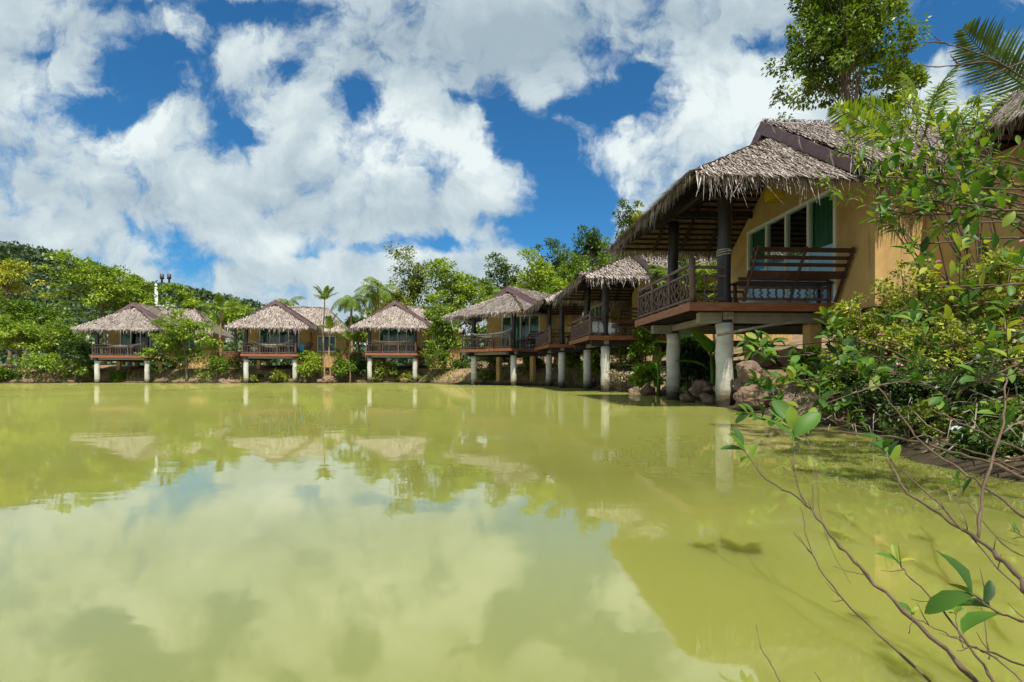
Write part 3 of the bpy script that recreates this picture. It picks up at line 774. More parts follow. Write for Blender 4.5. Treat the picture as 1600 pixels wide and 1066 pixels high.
def bench_proto():
    """slatted bench: its back leans out over the side of the deck (local +x is outwards)"""
    root = thing('deck_bench', 'x', 'bench')
    L = 1.95
    lean = lambda z: .10 + (z - .0) * .58
    for z, h in ((.92, .085), (.79, .07), (.67, .07), (.50, .15)):
        MB().beam((lean(z), -L / 2, z), (lean(z), L / 2, z), .032, h, up=(.5, 0, 1)).build('back_slat', 'wood_bench', root, bev=.006)
    for y in (-L / 2 + .06, .0, L / 2 - .06):
        MB().beam((lean(0.02) + .035, y, .02), (lean(.97) + .035, y, .97), .065, .035, up=(0, 1, 0)).build('back_post', 'wood_bench', root, bev=.006)
    m = MB()
    for k in range(4): m.box(-.34 + k * .105, -.25 + k * .105, -L / 2, L / 2, .40, .435)
    m.build('seat', 'wood_bench', root, bev=.006)
    for y in (-L / 2 + .1, L / 2 - .1):
        MB().box(-.33, -.27, y - .03, y + .03, 0, .398).build('leg', 'wood_bench', root, bev=.006)
    return root

def place(o, house, loc, rz=0.0):
    hm = Matrix.Translation(house.location) @ Matrix.Rotation(house.rotation_euler[2], 4, 'Z')
    o.location = hm @ Vector(loc); o.rotation_euler = (0, 0, house.rotation_euler[2] + rz)

def hammock_mesh(L=2.9, sag=.42, wd=.30):
    V = []; F = []; n, k = 36, 8
    for i in range(n + 1):
        t = i / n; x = (t - .5) * L; z = -sag * (1 - (2 * t - 1) ** 2)
        wv = wd * (math.sin(math.pi * t) ** .6) + .015
        for j in range(k + 1):
            a = (j / k - .5) * 2
            V.append((x, a * wv + .015 * math.sin(i * 1.3), z + .22 * a * a * math.sin(math.pi * t) + .012 * math.sin(i * 2.1 + j * 2)))
    for i in range(n):
        for j in range(k):
            F.append((i * (k + 1) + j, (i + 1) * (k + 1) + j, (i + 1) * (k + 1) + j + 1, i * (k + 1) + j + 1))
    return V, F

BUNG = 'thatched bungalows on columns round the pond'
HOUSES = {}
hs = [('h1', NEAR, (3.34, 12.45, 0), -86.6, 'nearest and largest thatched bungalow, at the right edge behind the green shrubs'),
      ('h2', MID, (2.62, 21.65, 0), -85, 'thatched bungalow right behind the nearest one, half hidden by its deck railing'),
      ('h3', MID, (1.46, 27.4, 0), -82, 'small looking thatched bungalow squeezed between two others, a pale ladder shelf on its deck'),
      ('h4', MID, (-1.54, 30.45, 0), -38, 'thatched bungalow turned at an angle in the corner of the pond'),
      ('h5', FARH, (-8.78, 39.5, 0.1), 4, 'thatched bungalow facing the pond with tan hammock along its whole rail'),
      ('h6', FARH, (-17.2, 38.5, 0), 11, 'thatched bungalow with beige curtains and a slim palm before its side wing'),
      ('h7', FARH, (-28.3, 39.2, -.08), 10, 'leftmost thatched bungalow, its side wing hidden behind a leafy tree')]
CURT = {'h5': [(-1.3, -.65, 'curtain_green'), (-.6, .05, 'curtain_green'), (.2, .62, 'curtain_beige'), (.7, 1.45, 'curtain_green')], 'h7': [(-1.3, -.5, 'curtain_green'), (.75, 1.45, 'curtain_green')], 'h4': [(-1.06, .35, 'curtain_green'), (.6, 1.7, 'curtain_green')]}
for key, P, loc, rz, label in hs:
    o = bungalow({**P, **({'curtains': CURT[key]} if key in CURT else {})})
    o.location = loc; o.rotation_euler = (0, 0, R(rz)); tag(o, label, 'bungalow', BUNG); HOUSES[key] = o

bp = bench_proto()
for i, (key, label) in enumerate([('h1', 'large dark slatted bench with leaning back on the nearest deck'), ('h2', 'dark slatted bench beside the white cushions on the second nearest deck'),
                   ('h3', 'dark slatted bench on the narrow deck of the squeezed in bungalow'), ('h4', 'dark slatted bench on the deck of the angled bungalow'),
                   ('h5', 'dark leaning bench on the deck with the tan hammock'), ('h6', 'dark leaning bench with a blue towel on it'), ('h7', 'dark leaning bench on the leftmost deck, beside the leafy tree')]):
    o = bp if i == 0 else copy_tree(bp)
    yw = NEAR['yw'] if key == 'h1' else 2.9
    place(o, HOUSES[key], (1.83, 1.95 if key == 'h1' else 1.9, ZD)); tag(o, label, 'bench', 'slatted benches leaning out over the deck sides')

for key, mt, label, ln, z, x, sg in [('h5', 'hammock_tan', 'tan woven hammock slung along the whole deck rail', 3.1, 1.02, -.02, .38), ('h6', 'hammock', 'off white hammock on the deck of the bungalow with beige curtains', 2.6, .98, .1, .5),
                              ('h7', 'hammock', 'pale hammock slung on the leftmost deck', 2.7, .92, 0, .35), ('h4', 'hammock', 'cream hammock on the deck of the angled bungalow', 2.8, 1.0, 0, .38)]:
    V, F = hammock_mesh(ln, sg); hroot = thing('hammock', label, 'hammock', group='hammocks on the decks')
    b = MB().add(V, F).build('hammock_bed', mt, hroot, True); s = b.modifiers.new('t', 'SOLIDIFY'); s.thickness = .02
    for sgn in (-1, 1):
        MB().tube([(sgn * ln / 2, 0, 0), (sgn * (ln / 2 + .12), .0, .05), (sgn * (ln / 2 + .25), .02, .12)], .018, 6).build('rope', 'rope', hroot, True)
    place(hroot, HOUSES[key], (x, .38, ZD + z))

# yellow paper lantern under the nearest eave
o = thing('paper_lantern', 'yellow ribbed lantern hanging under the thatch of the nearest bungalow', 'lantern')
prof = [(.05, .0), (.12, -.012), (.165, -.05), (.185, -.11), (.188, -.18), (.18, -.25), (.165, -.30), (.15, -.305)]
V = []; F = []; n = 28
for i, (r, z) in enumerate(prof):
    for k in range(n):
        a = 2 * math.pi * k / n; rr = r * (1 + .015 * (k % 2)); V.append((rr * math.cos(a), rr * math.sin(a), z))
for i in range(len(prof) - 1):
    for k in range(n): F.append((i * n + k, i * n + (k + 1) % n, (i + 1) * n + (k + 1) % n, (i + 1) * n + k))
MB().add(V, F).build('lantern_shade', 'lantern', o, True)
MB().tube([(0, 0, 0), (.004, 0, .3), (0, 0, .62)], .006, 5).build('cord', 'rope', o)
place(o, HOUSES['h1'], (1.15, 2.1, 4.60))
# things lying on decks
def sheet(name, label, cat, mat, house, loc, w_, d_, h_, rz=0, wave=.02, group=None):
    V = []; F = []; n, k = 14, 8
    for i in range(n + 1):
        for j in range(k + 1):
            V.append(((i / n - .5) * w_, (j / k - .5) * d_, h_ + wave * math.sin(i * 1.7 + j * 2.3) * math.sin(j + i * .6)))
    for i in range(n):
        for j in range(k): F.append((i * (k + 1) + j, (i + 1) * (k + 1) + j, (i + 1) * (k + 1) + j + 1, i * (k + 1) + j + 1))
    o = MB().add(V, F).build(name, mat, None, True); s = o.modifiers.new('t', 'SOLIDIFY'); s.thickness = max(.03, h_ * .9); s.offset = -1
    tag(o, label, cat, group); place(o, HOUSES[house], loc, rz); return o
sheet('floor_mattress', 'white floor mattress lying on the nearest deck behind the bench', 'mattress', 'cloth_white', 'h1', (1.2, 2.0, ZD), .85, 1.1, .14)
def cushion(label, house, loc, rx=.25, s=(.5, .16, .52), mat='cloth_white'):
    V = []; F = []; n, k = 16, 10
    for i in range(k + 1):
        ph = math.pi * i / k - math.pi / 2
        for j in range(n):
            a = 2 * math.pi * j / n
            f = lambda v: math.copysign(abs(v) ** .55, v)
            V.append((s[0] / 2 * f(math.cos(a)) * f(math.cos(ph)), s[1] / 2 * math.sin(ph) * (.6 + .4), s[2] / 2 * f(math.sin(a)) * f(math.cos(ph)) + s[2] / 2))
    for i in range(k):
        for j in range(n): F.append((i * n + j, i * n + (j + 1) % n, (i + 1) * n + (j + 1) % n, (i + 1) * n + j))
    o = MB().add(V, F).build('cushion', mat, None, True); tag(o, label, 'cushion', 'white cushions against the rail of the second deck')
    place(o, HOUSES[house], loc); o.rotation_euler = (rx, 0, o.rotation_euler[2] + R(90)); return o
cushion('white cushion nearer the corner post of the second deck', 'h2', (1.58, .42, ZD + .05), -.2)
cushion('white cushion nearer the dark roof pole of the second deck', 'h2', (1.58, .40 + .62, ZD + .05), -.2)
cl = MB()
V = []; F = []
for i in range(9):
    for j in range(7):
        x = (j / 6 - .5) * .34 + .02 * math.sin(i * 1.3); z = -i * .065; y = .05 * math.sin(j * 1.9 + i * .4) * (i / 8) - .03
        V.append((x, y, z))
for i in range(8):
    for j in range(6): F.append((i * 7 + j, i * 7 + j + 1, (i + 1) * 7 + j + 1, (i + 1) * 7 + j))
o = MB().add(V, F).build('towel', 'cloth_blue', None, True); s = o.modifiers.new('t', 'SOLIDIFY'); s.thickness = .03
tag(o, 'blue towel hung on the leaning bench of the bungalow with beige curtains', 'towel'); place(o, HOUSES['h6'], (2.02, .98, ZD + .78), R(20))
# pale ladder shelf on the squeezed-in bungalow's deck
o = thing('ladder_shelf', 'pale ladder shelf standing on the squeezed in bungalow deck', 'shelf')
for x in (-.3, .3): MB().beam((x, 0, 0), (x, .12, 1.7), .05, .04, up=(0, 1, 0)).build('side_rail', 'fence_pale', o)
for i in range(5): MB().box(-.27, .27, .02 * i - .08, .02 * i + .12, .25 + i * .33, .28 + i * .33).build('shelf', 'fence_pale', o)
place(o, HOUSES['h3'], (1.3, 2.2, ZD), R(90))

# person sitting behind the rail of the bungalow with beige curtains
def skin_body(name, joints, edges, rad, mat, parent, lvl=2):
    me = bpy.data.meshes.new(name); me.from_pydata(joints, edges, [])
    o = link_mesh(name, me, MAT[mat], parent)
    sk = o.modifiers.new('skin', 'SKIN')
    for v, r in zip(me.skin_vertices[0].data, rad): v.radius = (r, r)
    me.skin_vertices[0].data[0].use_root = True
    ss = o.modifiers.new('sub', 'SUBSURF'); ss.levels = ss.render_levels = lvl
    sk.use_smooth_shade = True
    return o
p = thing('person', 'dark haired person in white top sitting behind a deck rail', 'person')
J = [(0, 0, .12), (0, -.01, .28), (0, 0, .46), (0, 0, .56), (0, -.02, .63), (0, -.03, .72), (0, -.02, .80),
     (.17, 0, .50), (.24, -.05, .28), (.20, -.22, .16), (-.17, 0, .50), (-.24, -.05, .28), (-.20, -.22, .16),
     (.12, -.05, .10), (.26, -.36, .12), (.02, -.42, .06), (-.12, -.05, .10), (-.26, -.36, .12), (-.02, -.36, .05)]
E = [(0, 1), (1, 2), (2, 3), (3, 4), (4, 5), (5, 6), (2, 7), (7, 8), (8, 9), (2, 10), (10, 11), (11, 12), (0, 13), (13, 14), (14, 15), (0, 16), (16, 17), (17, 18)]
rad = [.15, .14, .15, .06, .075, .10, .075, .065, .045, .032, .065, .045, .032, .09, .07, .045, .09, .07, .045]
skin_body('body', J, E, rad, 'skin', p)
skin_body('shirt', [(0, 0, .14), (0, -.01, .28), (0, 0, .46), (.16, 0, .49), (.22, -.04, .34), (-.16, 0, .49), (-.22, -.04, .34)], [(0, 1), (1, 2), (2, 3), (3, 4), (2, 5), (5, 6)], [.165, .158, .165, .085, .07, .085, .07], 'cloth_white', p)
skin_body('hair', [(0, .015, .74), (0, .01, .80), (0, .05, .66)], [(0, 1), (0, 2)], [.108, .09, .08], 'hair', p)
place(p, HOUSES['h6'], (-1.15, .75, ZD))

# ================================================================ vegetation
def crown_leaves(c, rad, ncl, per, Lf, clr=.26, flat=.75, up=.9, shell=.45, gap=0.0, hang=.0):
    """leaf clumps spread through an uneven ellipsoid crown; returns mesh arrays and the clump centres"""
    c = np.array(c, float); rad = np.array(rad, float)
    d = rdir(ncl * 3); d[:, 2] = np.where(d[:, 2] < -.55, -d[:, 2], d[:, 2])
    lump = 1 + .22 * np.sin(d[:, 0] * 3.1 + c[0]) * np.sin(d[:, 1] * 2.7 + c[1]) + .2 * np.sin(d[:, 2] * 4 + c[0] * 2 + d[:, 0] * 3)
    r = RNG.random(ncl * 3) ** shell
    cc = d * (r * lump)[:, None]
    if gap:
        cc = cc[np.sin(cc[:, 0] * 5 + c[0]) * np.sin(cc[:, 2] * 6 + c[1]) + np.sin(cc[:, 1] * 5 + cc[:, 2] * 3) > -1 + gap]
    cc = c + cc[:ncl] * rad; n = len(cc)
    cr = clr * rad.mean() * RNG.uniform(.55, 1.35, n)
    k = RNG.poisson(per, n) + 4; ci = np.repeat(np.arange(n), k); m = len(ci)
    o = rdir(m) * (RNG.random(m) ** .4)[:, None]
    o[:, 2] *= flat
    P = cc[ci] + o * cr[ci][:, None]
    out = unit(o + .5 * unit(cc[ci] - c))
    D = unit(out + .75 * rdir(m) + np.array([0, 0, -.25 - hang]))
    N = unit(np.array([0, 0, up]) + .55 * out + .6 * rdir(m))
    L = Lf * RNG.uniform(.6, 1.35, m)
    return leaves(P, D, N, L, L * RNG.uniform(.42, .62, m)), cc

def trunk_mesh(base, topc, cents, r, nlimb, lean=.0, wob=.06):
    m = MB(); base = Vector(base); top = Vector(topc); H = (top - base).length
    pts = []
    for i in range(9):
        t = i / 8; p = base.lerp(top, t) + Vector((math.sin(t * 5 + base.x) * wob * H * t * (1.1 - t) , math.cos(t * 4 + base.y) * wob * H * t * (1.1 - t), 0)); pts.append(p)
    m.tube(pts, [r * (1.35 if i == 0 else 1) * (1 - .72 * i / 8) for i in range(9)], 8)
    if len(cents):
        for q in random.sample(list(cents), min(nlimb, len(cents))):
            q = Vector(q); t = min(.92, max(.2, (q.z - base.z) / max(H, .1) - random.uniform(.12, .3)))
            a = pts[int(t * 8)]; mid = a.lerp(q, .5) + Vector((0, 0, .08 * (q - a).length)) + Vector(rdir(1)[0]) * .05 * H * .3
            rr = r * (1 - .7 * t) * .5
            m.tube([a, mid, q], [rr, rr * .6, rr * .2], 5)
    return m

def tree(name, label, cat, px, ytop, wpx, D, leaf, Lf=.2, ncl=70, per=60, cb=.35, group=None, trunk=.16, depth=.8, base_px=None, nl=14, z0=None, **kw):
    X = (px - 800) / FPX * D; bx = X if base_px is None else (base_px - 800) / FPX * D
    zg = gz(bx, D) if z0 is None else z0
    ztop = CAM_H + (HOR - ytop) / FPX * D; H = ztop - zg; rx = wpx / 2 / FPX * D
    zc0 = zg + H * cb; rz = (ztop - zc0) / 2
    root = thing(name, label, cat, (bx, D, zg), 0, group)
    c = (X - bx, 0, zc0 + rz - zg)
    (V, F), cc = crown_leaves(c, (rx * .92, rx * depth, rz * .9), ncl, per, Lf, **kw)
    link_mesh('crown', np_mesh('crown', V, F), MAT[leaf], root)
    trunk_mesh((0, 0, -.15), (c[0] * .85, 0, c[2] + rz * .45), cc, trunk, nl).build('trunk', 'bark', root, True)
    return root

TR = 'trees behind the bungalows'
tree('shade_tree', 'pale yellow tree with bare limbs at the far left, below the hill', 'tree', 14, 393, 95, 47, 'leaf_yellow', .26, 46, 60, .45, TR, flat=.4, clr=.30, gap=.5, hang=.1)
tree('shade_tree', 'dense green tree under the pale yellow tree', 'tree', 40, 455, 145, 43.5, 'leaf_mid', .24, 95, 75, .12, TR, clr=.2, gap=.3)
tree('shade_tree', 'wide spreading green tree left of the leftmost bungalow roof', 'tree', 162, 399, 170, 50, 'leaf_bright', .26, 110, 80, .2, TR, flat=.45, clr=.19, gap=.35)
tree('shade_tree', 'green tree beside the white utility poles', 'tree', 203, 418, 66, 53, 'leaf_mid', .27, 50, 70, .3, TR)
tree('shade_tree', 'broad tree above the side wing of the leftmost bungalow', 'tree', 296, 448, 88, 53, 'leaf_bright', .26, 55, 70, .35, TR, flat=.4)
tree('leaning_tree', 'leafy tree with layered sprays standing in front of the leftmost side wing', 'tree', 284, 482, 112, 38.9, 'leaf_bright', .20, 75, 55, .22, None, trunk=.10, flat=.35, gap=.35, base_px=292, depth=.45)
tree('shade_tree', 'low leafy tree over the water at the left edge', 'tree', 26, 490, 130, 40.4, 'leaf_bright', .22, 85, 75, .1, TR, flat=.45, clr=.2, gap=.3)
tree('shade_tree', 'leafy tree close to the left eave of the leftmost bungalow', 'tree', 96, 500, 80, 40.6, 'leaf_mid', .22, 50, 70, .12, TR, flat=.5)
tree('shade_tree', 'round green tree between the two leftmost bungalow roofs', 'tree', 368, 466, 74, 52, 'leaf_bright', .25, 55, 75, .3, TR)
tree('tall_tree', 'tall airy tree rising above the bungalow with the tan hammock', 'tree', 647, 376, 92, 58, 'leaf_olive', .28, 85, 60, .2, None, trunk=.2, flat=.7, clr=.2, gap=.3, shell=.7)
tree('shade_tree', 'yellow green tree behind the coconut palms', 'tree', 606, 442, 82, 57, 'leaf_yellow', .27, 60, 70, .3, TR)
tree('shade_tree', 'bright green tree crowding the left roof of the angled bungalow', 'tree', 717, 410, 118, 45, 'leaf_bright', .24, 120, 75, .12, TR, clr=.19, gap=.3)
tree('shade_tree', 'leafy tree hanging over the gap beside the angled bungalow', 'tree', 694, 478, 70, 38.6, 'leaf_mid', .20, 70, 70, .12, TR)
tree('flowering_tree', 'tree with lime coloured tips right behind the angled bungalow roof', 'tree', 846, 397, 92, 43, 'leaf_bright', .24, 80, 75, .3, None, flat=.6)
tree('flowering_tree', 'dark leafy tree squeezed against the angled bungalow gable', 'tree', 868, 450, 60, 38.5, 'leaf_mid', .22, 45, 65, .2, None)
for px, yt, wd, D, lf, lab in [(790, 398, 74, 62, 'leaf_dark', 'dark airy tree left of the lime tipped tree'), (762, 428, 60, 57, 'leaf_mid', 'mid green tree beside the bright green tree'),
        (872, 374, 80, 66, 'leaf_dark', 'dark wide tree above the lime tipped tree'), (925, 349, 66, 68, 'leaf_dark', 'dark tree on the slope left of the nearest eave tip'),
        (985, 311, 62, 70, 'leaf_dark', 'highest dark tree on the slope, above the nearest eave'), (903, 392, 84, 60, 'leaf_mid', 'green tree on the slope above the two middle bungalows'),
        (955, 375, 74, 58, 'leaf_mid', 'green tree on the slope behind the nearest eave tip'), (1004, 322, 34, 46, 'leaf_yellow', 'yellow green tree peeping over the nearest thatch'),
        (820, 440, 60, 55, 'leaf_olive', 'olive tree behind the ridge of the angled bungalow'), (940, 430, 80, 52, 'leaf_olive', 'olive tree between the slope and the second nearest roof'),
        (1060, 360, 90, 48, 'leaf_mid', 'green tree seen under the nearest thatch roof'), (560, 492, 80, 52, 'leaf_mid', 'low green tree at the feet of the coconut palms'),
        (460, 505, 70, 54, 'leaf_mid', 'low green tree behind the wing with the slim palm'), (240, 470, 90, 56, 'leaf_dark', 'dark tree behind the leftmost bungalow roof')]:
    tree('slope_tree', lab, 'tree', px, yt, wd, D, lf, .30 if D > 60 else .26, 62, 62, .25, 'trees on the slope behind the bungalows', gap=.3 if lf == 'leaf_dark' else 0, clr=.22)
tree('tall_tree', 'very tall tree with small dark leaves above the nearest roof', 'tree', 1318, -70, 225, 25, 'leaf_mid', .19, 280, 75, .43, None, trunk=.16, clr=.13, flat=.8, gap=.35, shell=.55, nl=34, base_px=1335)
tree('tall_tree', 'thin side tree with loose branches right of the very tall tree', 'tree', 1415, 75, 85, 24, 'leaf_mid', .19, 46, 46, .60, None, trunk=.07, clr=.2, gap=.3)

# ---------------------------------------------------------------- palms
def frond_mesh(L=3.0, droop=.9, nl=34, lw=.05, ll=.75, rise=.7, hang=.5):
    m = MB(); pts = []
    for i in range(11):
        t = i / 10; pts.append(Vector((L * t * (1 - .18 * t * droop), 0, rise * L * .5 * t - droop * L * .62 * t * t)))
    m.tube(pts, [.035 * (1 - .85 * i / 10) * (L / 3) for i in range(11)], 5)
    P, D, N, Ls = [], [], [], []
    for i in range(nl):
        t = .16 + .84 * i / (nl - 1); f = t * 10; k = min(9, int(f)); p = pts[k].lerp(pts[k + 1], f - k); tg = (pts[k + 1] - pts[k]).normalized()
        for s in (-1, 1):
            sd = Vector((0, s, 0)); d = (tg * (.45 + .5 * t) + sd * 1.0 + Vector((0, 0, .25 - hang * random.uniform(.5, 1.2)))).normalized()
            P.append(p); D.append(d); N.append(tg.cross(sd) * s + Vector((0, 0, .3))); Ls.append(ll * math.sin(math.pi * (.12 + .84 * t)) ** .7 * random.uniform(.85, 1.1))
    V, F = bigleaves(np.array(P), np.array(D), np.array(N), np.array(Ls), lw, .35, .25, [(0, .4), (.35, 1), (.75, .7), (1, .03)])
    sv = np.array([tuple(v) for v in m.V]); sf = np.array([f for f in m.F if len(f) == 4])
    V, F = cat_mesh([(sv, sf), (V, F)])
    return np_mesh('frond', V, F)

FR = {'coco': frond_mesh(3.0, 1.15, 46, .04, .85, .9, 1.25), 'areca': frond_mesh(2.0, .7, 34, .045, .55, 1.4, .3), 'stiff': frond_mesh(1.6, .5, 30, .05, .42, 1.0, .2)}
for f in FR.values(): f.materials.append(MAT['leaf_palm'])

def palm(label, px, ytop, D, kind='coco', n=16, s=1.0, r=.13, group='palms between the bungalows', base_px=None, zg=None, cat='palm'):
    X = (px - 800) / FPX * D; bx = X if base_px is None else (base_px - 800) / FPX * D
    z0 = gz(bx, D) if zg is None else zg
    zt = CAM_H + (HOR - ytop) / FPX * D - s * (1.0 if kind != 'areca' else 1.3)
    o = thing('palm_tree', label, cat, (bx, D, z0), 0, group); H = max(.3, zt - z0)
    pts = [((X - bx) * (i / 8) ** 1.5 + .06 * math.sin(i), 0, -.2 + (H + .2) * i / 8) for i in range(9)]
    MB().tube(pts, [r * (1.3 if i == 0 else 1 - .035 * i) for i in range(9)], 9).build('trunk', 'palm_trunk', o, True)
    for i in range(n):
        f = bpy.data.objects.new('frond', FR[kind]); C.objects.link(f); f.parent = o
        f.location = (pts[-1][0], 0, H - .02); a = i * 2.4 + random.uniform(-.3, .3)
        f.rotation_euler = (random.uniform(-.15, .15), (random.uniform(-.75, .75) if kind == 'coco' else random.uniform(-.6, .25) if kind == 'areca' else random.uniform(-1.1, .1)), a); sc = s * random.uniform(.8, 1.12); f.scale = (sc, sc, sc)
    return o

palm('coconut palm left of the yellow green tree, the lower of the pair', 549, 452, 50, n=16, s=.8)
palm('coconut palm with the highest crown, close to the tall airy tree', 590, 438, 52, n=16, s=.85)
palm('small palm top showing behind the ridge with beige curtains', 449, 462, 56, n=12, s=.7)
palm('slim young palm rising in front of the side wing window', 506, 452, 39.0, 'stiff', 13, .78, .055)
palm('stunted second crown on the slim palm by the wing', 515, 498, 38.9, 'stiff', 11, .75, .045)
palm('yellow stemmed palm clump left of the bungalow with beige curtains', 345, 462, 41, 'areca', 14, .9, .10)
palm('short bushy palm under the yellow stemmed palm clump', 338, 530, 39.5, 'areca', 10, .6, .06)
palm('bright yellow palm left of the bungalow with the tan hammock', 546, 512, 40, 'areca', 14, .75, .06)
palm('second bright palm low behind the picket fence', 532, 540, 41, 'areca', 10, .6, .06)
palm('dim palm behind the gable of the angled bungalow', 790, 452, 50, 'coco', 14, .8)
palm('palm seen between the roof poles of the nearest deck', 1078, 398, 18.2, 'areca', 16, 1.0, .06)
palm('smaller palm behind the nearest bench end', 1118, 428, 17.4, 'areca', 12, .8, .05)
palm('bright palm filling the gap under the second nearest roof', 968, 470, 26.0, 'areca', 16, .8, .06)
palm('palm under the roof of the squeezed in bungalow', 905, 500, 31.5, 'areca', 12, .7, .06)

# ---------------------------------------------------------------- bank bushes
def bush(label, px, py, wp, hp, D, leaf, Lf=.16, ncl=34, per=55, group='bushes along the water edge', name='bank_bush', cat='bush', stems=9, flowers=0, X=None, zc=None, **kw):
    x = (px - 800) / FPX * D if X is None else X; z = CAM_H + (HOR - py) / FPX * D if zc is None else zc
    rx, rz = wp / 2 / FPX * D, hp / 2 / FPX * D; zg = gz(x, D)
    o = thing(name, label, cat, (x, D, zg), 0, group)
    (V, F), cc = crown_leaves((0, 0, z - zg), (rx * .95, rx * .8, rz * .92), ncl, per, Lf, **{**dict(clr=.34, shell=.5), **kw})
    link_mesh('foliage', np_mesh('foliage', V, F), MAT[leaf], o)
    m = MB()
    for q in random.sample(list(cc), min(stems, len(cc))):
        q = Vector(q); b = Vector((q.x * .2, q.y * .2, -.2)); m.tube([b, b.lerp(q, .5) + Vector((q.x * .12, q.y * .12, .05)), q], [.016, .011, .005], 4)
    m.build('stem', 'twig', o, True)
    return o, cc, rx, rz
for a in [('bush under the low leafy tree at the left edge', 66, 572, 78, 50, 38.9, 'leaf_bright'), ('round bush left of the first white column', 128, 578, 42, 36, 39.9, 'leaf_mid'),
          ('small bush under the leftmost deck', 186, 590, 26, 18, 40.6, 'leaf_mid'), ('bushy shrub at the foot of the layered tree', 282, 556, 96, 66, 39.6, 'leaf_mid'),
          ('round bush left of the column under the beige curtained bungalow', 346, 573, 62, 54, 39.3, 'leaf_mid'), ('bush at the foot of the slim palm', 486, 572, 50, 52, 39.3, 'leaf_bright'),
          ('bush between the slim palm and the picket fence', 534, 576, 52, 46, 39.8, 'leaf_mid'), ('pale leafed bush under the tan hammock deck', 603, 583, 40, 32, 40.5, 'leaf_olive'),
          ('low bush at the right column of the tan hammock deck', 640, 590, 30, 18, 40.5, 'leaf_olive'), ('large bush right of the tan hammock deck', 688, 568, 62, 60, 38.0, 'leaf_mid'),
          ('bush under the angled deck', 772, 566, 62, 40, 35.5, 'leaf_dark'), ('bush between the angled deck and the next columns', 832, 572, 40, 44, 33.6, 'leaf_mid'),
          ('bright bush between two white columns of the middle decks', 893, 562, 34, 48, 28.2, 'leaf_bright'), ('bright leafed bush by the second deck column', 928, 572, 34, 50, 24.6, 'leaf_bright'),
          ('creeping bush under the beige curtained deck', 396, 592, 30, 14, 39.4, 'leaf_olive'), ('creeping bush beside the right column under the beige curtained deck', 440, 590, 34, 20, 39.4, 'leaf_olive'),
          ('dark bush behind the tan hammock columns', 560, 574, 60, 40, 41, 'leaf_dark'), ('bush on the sandy bank left of the angled deck', 716, 578, 44, 36, 38.4, 'leaf_dark'), ('pale bush under the angled deck columns', 764, 588, 40, 18, 34.6, 'leaf_olive'), ('dark bush at the far left waterline', 10, 588, 40, 26, 38.6, 'leaf_mid'), ('tall dark bush between the leftmost trees and the deck', 122, 548, 40, 40, 39.6, 'leaf_dark')]:
    bush(*a, Lf=.17)
bush('dry brown bush right of the second deck column', 985, 560, 76, 84, 21.0, 'leaf_olive', .09, 60, 70, stems=30, clr=.25, gap=.4)
bush('dry twiggy bush at the waterline of the second deck', 975, 594, 60, 34, 19.6, 'leaf_dry', .08, 34, 40, stems=30, clr=.25)
bush('dark grassy bush between the nearest columns', 1080, 572, 74, 76, 14.8, 'leaf_dark', .11, 60, 80, stems=12)
bush('leafy bush behind the left column of the nearest deck', 1010, 540, 50, 60, 19.8, 'leaf_mid', .11, 40, 60)
bush('bright spiky plant left of the nearest columns', 1012, 590, 44, 34, 17.0, 'leaf_bright', .2, 14, 24, up=.2)

def banana(label, px, py, D, n=7, L=1.2, h=.6):
    x = (px - 800) / FPX * D; zg = gz(x, D); z = CAM_H + (HOR - py) / FPX * D
    o = thing('banana_plant', label, 'banana plant', (x, D, zg), 0, 'banana plants beneath the nearest deck')
    hh = max(.3, z - zg)
    MB().tube([(0, 0, -.2), (.03, 0, hh * .5), (0, .02, hh)], [.07, .055, .03], 8).build('stem', 'leaf_banana', o, True)
    for i in range(n):
        a = i * 2.4 + .5; el = random.uniform(.3, 1.2); d = np.array([[math.cos(a) * math.cos(el), math.sin(a) * math.cos(el), math.sin(el)]])
        b = np.array([[0, 0, hh * random.uniform(.5, .95)]])
        V, F = bigleaves(b, d, np.array([[-d[0][0], -d[0][1], 1.2]]), L * random.uniform(.7, 1.1), L * .32, .5, .16, [(0, .06), (.2, .08), (.3, .7), (.55, 1), (.8, .8), (.95, .35), (1, .03)])
        link_mesh('leaf', np_mesh('leaf', V, F, True), MAT['leaf_banana'], o)
    return o
banana('banana plant with broad leaves just right of the far nearest column', 1072, 540, 15.8, 8, 1.25)
banana('banana plant leaf leaning out left of the far nearest column', 1028, 560, 16.4, 6, 1.1)
banana('banana plant close behind the nearest white column', 1112, 560, 13.6, 6, 1.2)

